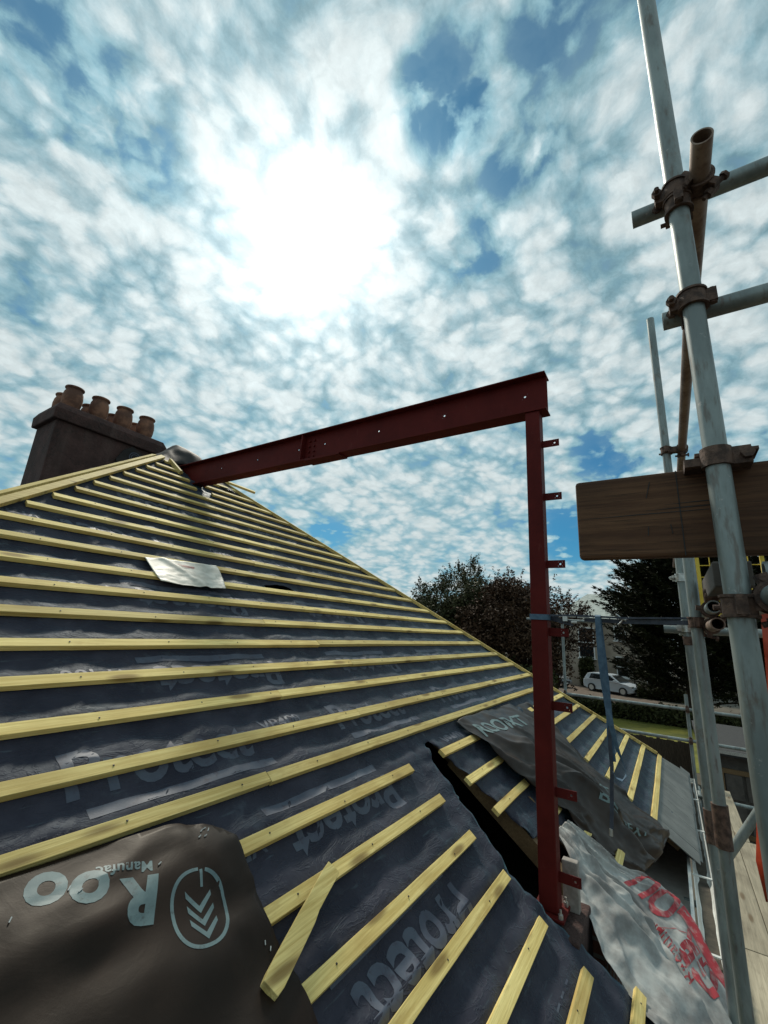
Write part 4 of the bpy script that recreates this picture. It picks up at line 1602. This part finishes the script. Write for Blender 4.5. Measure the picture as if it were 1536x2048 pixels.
# yellow safety gate
yg = empty('safety_gate', (3.42, -0.2, 0.0), 'yellow steel scaffold gate with wire mesh beside the thin far poles', 'safety gate')
fx = 3.42
mb = MB()
for y in (-0.170, -0.197, -0.52):
    mb.box((fx, y, 0.42), (0.011, 0.010 if y < -.18 else .008, 0.24))
mb.box((fx, -0.358, 0.655), (0.010, 0.152, 0.010))
mb.box((fx, -0.358, 0.195), (0.010, 0.152, 0.012))
mb.build('frame', 'yellow_paint', yg)
mb = MB()
for i in range(1, 5):
    mb.cyl((fx, -0.197 - i * 0.064, 0.207), (fx, -0.197 - i * 0.064, 0.645), 0.003, 6)
for i in range(1, 6):
    mb.cyl((fx + .003, -0.207, 0.20 + i * 0.075), (fx + .003, -0.510, 0.20 + i * 0.075), 0.003, 6)
mb.build('wire_mesh', 'yellow_paint', yg)

# spare board end behind the pole
mb = MB()
mb.box((2.19, -0.205, 0.245), (0.30, 0.055, 0.045))
bx = mb.build('steel_box_section', 'dark_wall', None, bevel=0.006)
tag(bx, 'short dark steel box section lying on the ledgers behind the thick pole', 'box section')

# orange sheet of debris netting on the right
for label, pts in (('upper red orange netting strip at the right edge behind the thick near pole', [(-0.262, 0.12), (-0.258, -0.02), (-0.25, -0.17), (-0.246, -0.2)]),
                   ('lower red orange netting piece hanging in front of the platform boards', [(-0.20, -0.37), (-0.180, -0.47), (-0.170, -0.56), (-0.158, -0.62), (-0.165, -0.71)])):
    mb = MB()
    n = len(pts)
    vs = []
    for i, (y, z) in enumerate(pts):
        for kx in range(7):
            yy = y - kx * 0.06
            vs.append((1.9 + 0.03 * math.sin(kx * 1.7 + i), yy, z + 0.01 * math.sin(kx * 2.1)))
    mb.add(vs, [(i * 7 + k, i * 7 + k + 1, (i + 1) * 7 + k + 1, (i + 1) * 7 + k) for i in range(n - 1) for k in range(6)])
    o = mb.build('debris_netting', 'orange_plastic', None, smooth=True)
    md = o.modifiers.new('thickness', 'SOLIDIFY')
    md.thickness = 0.003
    tag(o, label, 'netting')

# ------------------------------------------------------------------ straps
rs = empty('ratchet_strap', (2.75, 0.3, 0.1), 'dark ratchet strap with metal hook stretched from the red post to the scaffold', 'ratchet strap')
mb = MB()
zs = 0.105
pts = [(2.694, 0.60, zs), (2.694, 0.65, zs), (2.694, 0.698, zs), (2.75, 0.700, zs), (2.806, 0.698, zs), (2.806, 0.62, zs), (2.80, 0.592, zs), (2.74, 0.592, zs), (2.692, 0.594, zs), (2.694, 0.62, zs)]
mb.ribbon(pts, 0.032, 0.002, (0, 0, 1))
mb.build('post_loop', 'blue_webbing', rs)
mb = MB()
mb.ribbon([(2.76, 0.594, zs), (2.74, 0.54, zs - .012), (2.73, 0.46, zs - .03)], 0.030, 0.002, (0, 0.3, 1))
mb.ribbon([(2.72, 0.59, zs + .012), (2.70, 0.45, zs + .016), (2.66, 0.2, zs + .010), (2.53, -0.08, zs + .014)], 0.010, 0.012, (0, 0, 1))
mb.ribbon([(2.72, 0.40, zs - .004), (2.68, 0.2, zs - .008), (2.53, -0.08, zs - .006)], 0.022, 0.003, (0, 0, 1))
mb.build('webbing', 'dark_webbing', rs)
mb = MB()
mb.box((2.72, 0.49, zs + .012), (0.010, 0.045, 0.006))
mb.box((2.715, 0.50, zs - .004), (0.016, 0.012, 0.014))
mb.box((2.72, 0.405, zs + .008), (0.012, 0.03, 0.004))
mb.cyl((2.72, 0.44, zs - .022), (2.72, 0.47, zs - .022), 0.008, 10)
mb.build('ratchet', 'zinc', rs)
mb = MB()
hx = 2.675
mb.wire([(hx, 0.235, zs + .030), (hx, 0.222, zs + .022), (hx, 0.205, zs + .002), (hx, 0.185, zs + .002), (hx, 0.172, zs + .016), (hx, 0.166, zs + .008)], 0.0042)
mb.wire([(hx, 0.228, zs - .026), (hx, 0.212, zs - .012), (hx, 0.200, zs + .004), (hx, 0.184, zs - .006), (hx, 0.172, zs - .022), (hx, 0.166, zs - .030)], 0.0042)
mb.build('hook', 'zinc', rs)

hs = empty('hanging_strap', (2.72, 0.31, 0.1), 'blue webbing strap looped over the ratchet strap and dangling to the roof', 'strap')
mb = MB()
wob = lambda z: 0.006 * math.sin(z * 13)
pts = [(2.700, 0.332 + wob(z), z) for z in (0.04, -0.1, -0.2, -0.3, -0.4, -0.47)]
mb.ribbon([(2.69, 0.322, 0.118), (2.66, 0.321, 0.126), (2.640, 0.320, 0.118), (2.637, 0.320, 0.06), (2.630, 0.318, -0.1), (2.640, 0.313, -0.22), (2.655, 0.304, -0.33), (2.650, 0.292, -0.43), (2.655, 0.274, -0.53), (2.66, 0.250, -0.60), (2.665, 0.242, -0.645), (2.67, 0.262, -0.675), (2.67, 0.290, -0.67), (2.665, 0.302, -0.64)], 0.028, 0.0022, [(0.15, 1, 0), (0.15, 1, 0), (0.15, 1, 0), (0.1, 1, 0), (-0.1, 1, 0), (-0.35, 1, 0), (-0.1, 1, 0), (0.4, 1, 0), (0.7, 0.8, 0)] + [(1, 0.2, 0)] * 5)
mb.ribbon([(2.69, 0.322, 0.118), (2.70, 0.321, 0.06), (2.70, 0.312, -0.1), (2.695, 0.306, -0.25), (2.69, 0.303, -0.40), (2.685, 0.306, -0.50), (2.68, 0.300, -0.60)], 0.030, 0.0022, (-0.3, 1, 0))
mb.build('blue_loop', 'blue_webbing', hs)
mb = MB()
mb.ribbon([(2.672, 0.300, -0.42), (2.672, 0.308, -0.52), (2.668, 0.305, -0.62), (2.665, 0.312, -0.72), (2.66, 0.318, -0.82), (2.655, 0.325, -0.90)], 0.018, 0.003, (0.3, 1, 0))
mb.build('dark_tail', 'dark_webbing', hs)
mb = MB()
mb.cyl((2.655, 0.326, -0.895), (2.652, 0.328, -0.925), 0.008, 10)
mb.build('hook', 'zinc', hs)


# ------------------------------------------------------------------ trees and hedges
def leaves(mb, c, r, n, size, rng, shape=1.0, drop=0.0):
    """leaf faces scattered through blobs of foliage"""
    c = Vector(c)
    for _ in range(n):
        d = Vector((rng.gauss(0, 1), rng.gauss(0, 1), rng.gauss(0, 1))).normalized()
        rr = rng.random() ** 0.45
        p = c + Vector((d.x * r[0], d.y * r[1], d.z * r[2])) * rr
        a = Vector((rng.uniform(-1, 1), rng.uniform(-1, 1), rng.uniform(-1, 0.6))).normalized()
        b = a.cross(Vector((rng.uniform(-1, 1), rng.uniform(-1, 1), rng.uniform(-1, 1)))).normalized()
        s = size * rng.uniform(0.6, 1.4)
        mb.add([p - a * s, p + b * s * 0.5, p + a * s, p - b * s * 0.5], [(0, 1, 2, 3)])


def limb(mb, p0, p1, r0, r1, rng, seg=5):
    p0, p1 = Vector(p0), Vector(p1)
    prev = p0
    for i in range(1, seg + 1):
        t = i / seg
        p = p0.lerp(p1, t) + Vector((rng.uniform(-1, 1), rng.uniform(-1, 1), rng.uniform(-.5, .5))) * (p1 - p0).length * 0.04 * (t < 1)
        mb.cyl(prev, p, r0 + (r1 - r0) * (i - 1) / seg, 8, r0 + (r1 - r0) * t, caps=False)
        prev = p


def broadleaf(base, height, rad, seed, m, label, nclump=60, leaf=0.095, per=640, low=0.22, cat='tree', squash=1.0, airy=0):
    rng = random.Random(seed)
    base = Vector(base)
    root = empty('broadleaf_tree', base, label, cat, 'trees beyond the garden')
    tr = MB()
    top = base + Vector((0, 0, height * 0.62))
    limb(tr, base, top, rad * 0.075, rad * 0.03, rng, 7)
    cr = MB()
    cz = base.z + height * (low + 1) / 2
    hz = height * (1 - low) / 2
    for i in range(nclump):
        d = Vector((rng.gauss(0, 1), rng.gauss(0, 1), rng.gauss(0, 1))).normalized()
        rr = 0.35 + 0.60 * rng.random() ** 0.7
        k = Vector((d.x * rad, d.y * rad, d.z * hz * squash)) * rr
        k *= 0.86 + 0.28 * rng.random()
        c = Vector((base.x, base.y, cz)) + k
        if i < 26:
            limb(tr, base + Vector((0, 0, height * rng.uniform(0.25, 0.55))), c, rad * 0.022, rad * 0.006, rng, 4)
        q = rad * rng.uniform(0.26, 0.42)
        leaves(cr, c, (q, q, q * 0.8), per, leaf, rng)
        # twigs sticking out past the clump
        for _ in range(3):
            dd = (k.normalized() + Vector((rng.uniform(-.7, .7), rng.uniform(-.7, .7), rng.uniform(-.2, .9)))).normalized()
            e = c + dd * q * rng.uniform(1.0, 1.55)
            for j in range(22 + airy):
                t = rng.random()
                leaves(cr, c.lerp(e, t), (leaf * 1.2,) * 3, 2, leaf * 0.8, rng)
    tr.build('trunk', 'bark', root, smooth=True)
    cr.build('crown', m, root)
    return root


broadleaf((28.5, 12.6, GROUND), 7.6, 3.0, 3, 'green_leaf', 'bushy green tree at the left end of the dark trees beyond the roof edge', 56)
broadleaf((34.0, 13.6, GROUND), 10.3, 2.6, 4, 'green_leaf', 'tall feathery green tree rising above the dark trees beyond the roof edge', 46, 0.09, 150, 0.3, airy=8)
broadleaf((28.2, 8.3, GROUND), 7.6, 3.35, 5, 'copper_leaf', 'rounded reddish brown tree directly left of the red steel post', 72)
broadleaf((31.5, 6.6, GROUND), 7.0, 2.6, 6, 'copper_leaf', 'thin leaved brown tree showing right of the red post before the cream house', 40, 0.08, 170, 0.35, airy=6)


def yew(base, height, rad, seed, label, n=420, low=0.05):
    rng = random.Random(seed)
    base = Vector(base)
    root = empty('yew_tree', base, label, 'tree', 'dark yews beyond the lawn')
    tr, cr = MB(), MB()
    limb(tr, base, base + Vector((0, 0, height * 0.8)), rad * 0.1, rad * 0.03, rng, 6)
    for i in range(n):
        t = rng.random() ** 0.8
        z = base.z + height * (low + (0.97 - low) * t)
        prof = rad * (1.0 - 0.15 * abs(t - 0.35) / 0.35) if t < 0.4 else rad * (1.0 - ((t - 0.4) / 0.62) ** 1.6)
        a = rng.uniform(0, 2 * math.pi)
        rr = prof * (0.35 + 0.68 * rng.random() ** 0.6)
        tip = Vector((base.x + math.cos(a) * rr, base.y + math.sin(a) * rr, z + rr * rng.uniform(0.05, 0.30)))
        st = Vector((base.x + math.cos(a) * rr * 0.35, base.y + math.sin(a) * rr * 0.35, z - rr * 0.12))
        if i % 6 == 0:
            limb(tr, (base.x, base.y, min(st.z - 0.2, base.z + height * 0.78)), tip, rad * 0.012, rad * 0.004, rng, 3)
        d = (tip - st)
        L = d.length
        d.normalize()
        sidev_ = d.cross(Vector((0, 0, 1))).normalized()
        m_ = int(90 + 30 * L)
        for j in range(m_):
            u = 0.15 + 0.87 * (j / m_)
            w = (0.48 * (1.05 - u) + 0.06) * min(1.2, L * 0.5) * rad * 0.22
            sg = rng.choice((-1, 1))
            p = st + d * L * u + Vector((rng.gauss(0, .35), rng.gauss(0, .35), rng.gauss(0, .35))) * w
            q = (d * rng.uniform(0.5, 1.2) + sidev_ * sg * rng.uniform(0.2, 1.0) + Vector((0, 0, rng.uniform(-.55, .5)))).normalized()
            s_ = rng.uniform(0.12, 0.30)
            b = q.cross(Vector((rng.uniform(-1, 1), rng.uniform(-1, 1), 1))).normalized() * s_ * 0.24
            cr.add([p - b, p + q * s_, p + b], [(0, 1, 2)])
    tr.build('trunk', 'bark', root, smooth=True)
    cr.build('crown', 'yew_leaf', root)
    return root


yew((31.5, -1.0, GROUND), 11.8, 5.0, 11, 'large dark yew tree with jagged sprays below the timber guard board', 950, 0.13)
yew((33.5, -6.0, GROUND), 11.0, 4.6, 12, 'dark yew tree behind the scaffold poles at the right edge', 650)


def hedge(name, x0, x1, y0, y1, z1, seed, label, n, leaf=0.10, cat='hedge'):
    rng = random.Random(seed)
    mb = MB()
    for _ in range(n):
        t = rng.random()
        cx, cy = x0 + (x1 - x0) * rng.random(), y0 + (y1 - y0) * t
        hgt = (z1 - GROUND) * (0.82 + 0.36 * (0.5 + fbm(cx * 0.7, cy * 0.7, seed, 3)))
        z = GROUND + hgt * rng.random() ** 0.6
        leaves(mb, (cx, cy, z), (leaf * 2,) * 3, 3, leaf, rng)
    o = mb.build(name, 'hedge_leaf')
    tag(o, label, cat)
    return o


hedge('hedge', 28.6, 30.4, -7, 9.0, -3.55, 3, 'low dark hedge along the far side of the lawn', 9000, 0.10)
hedge('hedge', 24.0, 26.5, 5.5, 17, -1.8, 4, 'dark undergrowth hedge below the trees beyond the right hip', 9000, 0.12)
hedge('shrub', 40.0, 41.5, -0.5, 2.4, -3.35, 5, 'rough brownish shrub in front of the cream house wall beside the white car', 2200, 0.10, 'shrub')
hedge('shrub', 43.3, 44.6, 6.0, 7.0, -2.0, 8, 'dark rounded shrub against the cream house between the two cars', 1500, 0.10, 'shrub')

# ------------------------------------------------------------------ cream house beyond
fh = empty('cream_house', (47.0, 5.0, GROUND), 'cream rendered house with pale hipped roof beyond the lawn', 'house')
mb = MB()
HX0, HX1, HY0, HY1, HZ = 45.2, 55.0, 0.2, 9.6, 1.55
mb.box(((HX0 + HX1) / 2, (HY0 + HY1) / 2, (GROUND + HZ) / 2), ((HX1 - HX0) / 2, (HY1 - HY0) / 2, (HZ - GROUND) / 2))
mb.box((HX0 - 0.35, 6.5, (GROUND + HZ - .4) / 2), (0.5, 1.35, (HZ - .4 - GROUND) / 2))
mb.build('wall', 'cream_render', fh)
mb = MB()
e = 0.4
ridge0, ridge1 = ((HX0 + HX1) / 2 - 1.2, 6.4, 4.6), ((HX0 + HX1) / 2 + 1.2, 4.2, 4.6)
mb.add([(HX0 - e, HY0 - e, HZ), (HX1 + e, HY0 - e, HZ), (HX1 + e, HY1 + e, HZ), (HX0 - e, HY1 + e, HZ), (50.0, 3.8, 4.5), (50.0, 6.9, 4.5)],
       [(0, 1, 4), (1, 2, 5, 4), (2, 3, 5), (3, 0, 4, 5), (3, 2, 1, 0)])
mb.build('roof', 'pale_roof_slate', fh)


def window(x, y, z, w, h, bars=True):
    f = MB()
    t_ = 0.09
    for dy in (-1, 1):
        f.box((x, y + dy * (w / 2 - t_ / 2), z), (0.06, t_ / 2, h / 2))
    for dz in (-1, 0, 1):
        f.box((x - 0.002, y, z + dz * (h / 2 - t_ / 2)), (0.06, w / 2 - t_, t_ / 2))
    f.box((x - 0.04, y, z - h / 2 - 0.06), (0.12, w / 2 + 0.1, 0.05))
    o = f.build('window', 'white_joinery', fh)
    g_ = MB()
    g_.box((x + 0.01, y, z), (0.012, w / 2 - 0.02, h / 2 - 0.02))
    g_.build('pane', 'dark_glass', o)


window(HX0 - 0.9, 6.45, -0.4, 1.35, 2.7)
window(HX0 - 0.04, 3.75, -2.3, 0.95, 1.75)
window(HX0 - 0.04, 1.55, -3.1, 0.9, 1.3)
window(HX0 - 0.04, 3.75, 0.6, 0.95, 1.3)
mb = MB()
mb.cyl((HX0 - 0.1, 2.9, GROUND), (HX0 - 0.1, 2.9, HZ), 0.05, 10)
mb.build('drainpipe', 'dark_fence_wood', fh)


# ------------------------------------------------------------------ cars
def car(loc, rot, paint, label):
    root = empty('parked_car', (0, 0, 0), label, 'car', 'cars parked by the cream house')
    # side profile: x forward, z up; body with wheel arches left to dark wells
    body = [(-1.98, 0.32), (-2.02, 0.62), (-1.97, 0.90), (-1.60, 0.96), (0.75, 0.97), (1.55, 0.84), (1.92, 0.70), (2.02, 0.50), (2.00, 0.28), (1.62, 0.22), (-1.60, 0.22)]
    roof = [(-1.93, 0.93), (-1.66, 1.36), (-1.20, 1.47), (0.0, 1.46), (0.32, 1.38), (1.05, 0.96)]
    hw = 0.86

    def loft(prof, hw0, hw1, zsplit):
        mb = MB()
        n = len(prof)
        vs = []
        for sgn in (-1, 1):
            for x, z in prof:
                t = max(0.0, min(1.0, (z - zsplit[0]) / (zsplit[1] - zsplit[0])))
                w = hw0 + (hw1 - hw0) * t
                w *= 1.0 - 0.10 * max(0, abs(x) - 1.5) / 0.5
                vs.append((x, sgn * w, z))
        fs = [tuple(range(n - 1, -1, -1)), tuple(range(n, 2 * n))]
        fs += [(i, (i + 1) % n, n + (i + 1) % n, n + i) for i in range(n)]
        mb.add(vs, fs)
        return mb
    loft(body, hw, hw * 0.97, (0.3, 0.95)).build('body', paint, root, bevel=0.05)
    loft([(-1.93, 0.93), (-1.66, 1.36), (-1.20, 1.47), (0.0, 1.46), (0.32, 1.40), (1.05, 0.94)], hw * 0.95, hw * 0.72, (0.93, 1.47)).build('cabin', paint, root, bevel=0.04)
    g_ = MB()
    g_.add([(0.36, -0.60, 1.385), (0.36, 0.60, 1.385), (1.03, 0.74, 0.985), (1.03, -0.74, 0.985)], [(0, 1, 2, 3)])
    rw = MB()
    rw.add([(-1.70, -0.60, 1.34), (-1.70, 0.60, 1.34), (-1.915, 0.72, 1.0), (-1.915, -0.72, 1.0)], [(3, 2, 1, 0)])
    gl = g_
    vs = []
    for v in gl.v + rw.v:
        v.x += 0.022 if v.x > 0 else -0.022
        v.z += 0.018
    rw.build('rear_window', 'dark_glass', root)
    gl.build('windscreen', 'dark_glass', root)
    for sgn in (-1, 1):
        w = MB()
        def wy(z): return sgn * (hw * 0.95 + (hw * 0.72 - hw * 0.95) * (z - 0.93) / 0.54 + 0.012)
        w.add([(-1.45, wy(1.0), 1.0), (-0.35, wy(1.0), 1.0), (-0.35, wy(1.38), 1.38), (-1.32, wy(1.36), 1.36)], [(0, 1, 2, 3)])
        w.add([(-0.27, wy(1.0), 1.0), (0.80, wy(1.0), 1.0), (0.22, wy(1.36), 1.36), (-0.27, wy(1.38), 1.38)], [(0, 1, 2, 3)])
        w.build('side_window', 'dark_glass', root)
        h_ = MB()
        h_.box((1.86, sgn * 0.60, 0.70), (0.10, 0.17, 0.06))
        h_.build('headlight', 'zinc', root, bevel=0.02)
        h_ = MB()
        h_.box((0.72, sgn * 0.96, 1.02), (0.07, 0.09, 0.055))
        h_.build('mirror', paint, root, bevel=0.02)
        for x in (-1.25, 1.28):
            ty = MB()
            ty.cyl((x, sgn * 0.66, 0.31), (x, sgn * 0.875, 0.31), 0.31, 24)
            wh = ty.build('tyre', 'rubber', root, smooth='auto')
            ri = MB()
            ri.cyl((x, sgn * 0.84, 0.31), (x, sgn * 0.885, 0.31), 0.20, 20)
            ri.build('rim', 'zinc', wh, smooth='auto')
    p_ = MB()
    p_.box((2.0, 0, 0.46), (0.02, 0.5, 0.08))
    p_.build('grille', 'rubber', root)
    p_ = MB()
    p_.box((2.025, 0, 0.36), (0.012, 0.26, 0.055))
    p_.build('number_plate', 'white_joinery', root)
    root.location = loc
    root.rotation_euler = (0, 0, rot)
    return root


car((41.3, 4.30, GROUND + 0.012), math.radians(-112), 'white_car_paint', 'white hatchback parked in front of the cream house')
car((42.0, 9.5, GROUND + 0.012), math.radians(-120), 'silver_car_paint', 'silver car half hidden behind the red post')

# ------------------------------------------------------------------ fence and outbuilding
fn = empty('garden_fence', (18, 0.5, GROUND), 'dark close boarded garden fence below the lawn', 'fence')
mb = MB()
y = -0.25
while y < 3.4:
    h_ = 1.12 + 0.05 * rnd.random()
    mb.box((18 + 0.012 * (int(y * 10) % 2), y, GROUND + h_ / 2), (0.010, 0.050, h_ / 2))
    y += 0.097
mb.build('boards', 'dark_fence_wood', fn)
mb = MB()
for y in (-0.25, 1.5, 3.3):
    mb.box((18.06, y, GROUND + 0.58), (0.04, 0.05, 0.58))
for z in (0.3, 0.9):
    mb.box((18.045, 1.5, GROUND + z), (0.02, 1.8, 0.03))
mb.build('posts_and_rails', 'dark_fence_wood', fn)

ob = empty('outbuilding', (15, -2.2, GROUND), 'dark flat roofed outbuilding with panelled door behind the scaffold poles', 'outbuilding')
mb = MB()
mb.box((16.0, -2.35, GROUND + 0.86), (2.0, 1.85, 0.86))
mb.build('wall', 'dark_wall', ob)
mb = MB()
mb.box((15.9, -2.35, GROUND + 1.78), (2.15, 2.0, 0.06))
mb.build('roof', 'rubber', ob)
mb = MB()
mb.box((13.74, -2.35, GROUND + 1.80), (0.012, 2.0, 0.035))
mb.build('roof_edge', 'zinc', ob)
mb = MB()
for (dy, dz, hy_, hz_) in ((-0.42, 0.0, .05, .70), (0.42, 0.0, .05, .70), (0, 0.65, .37, .05), (0, -0.65, .37, .05)):
    mb.box((13.97, -1.15 + dy, GROUND + 0.72 + dz), (0.035, hy_, hz_))
dr_ = mb.build('door', 'rafter_wood', ob)
mb = MB()
for dz in (-0.33, 0.33):
    for dy in (-0.19, 0.19):
        mb.box((13.975, -1.15 + dy, GROUND + 0.72 + dz), (0.02, 0.16, 0.27))
mb.build('door_panels', 'dark_wall', dr_, bevel=0.01)
mb = MB()
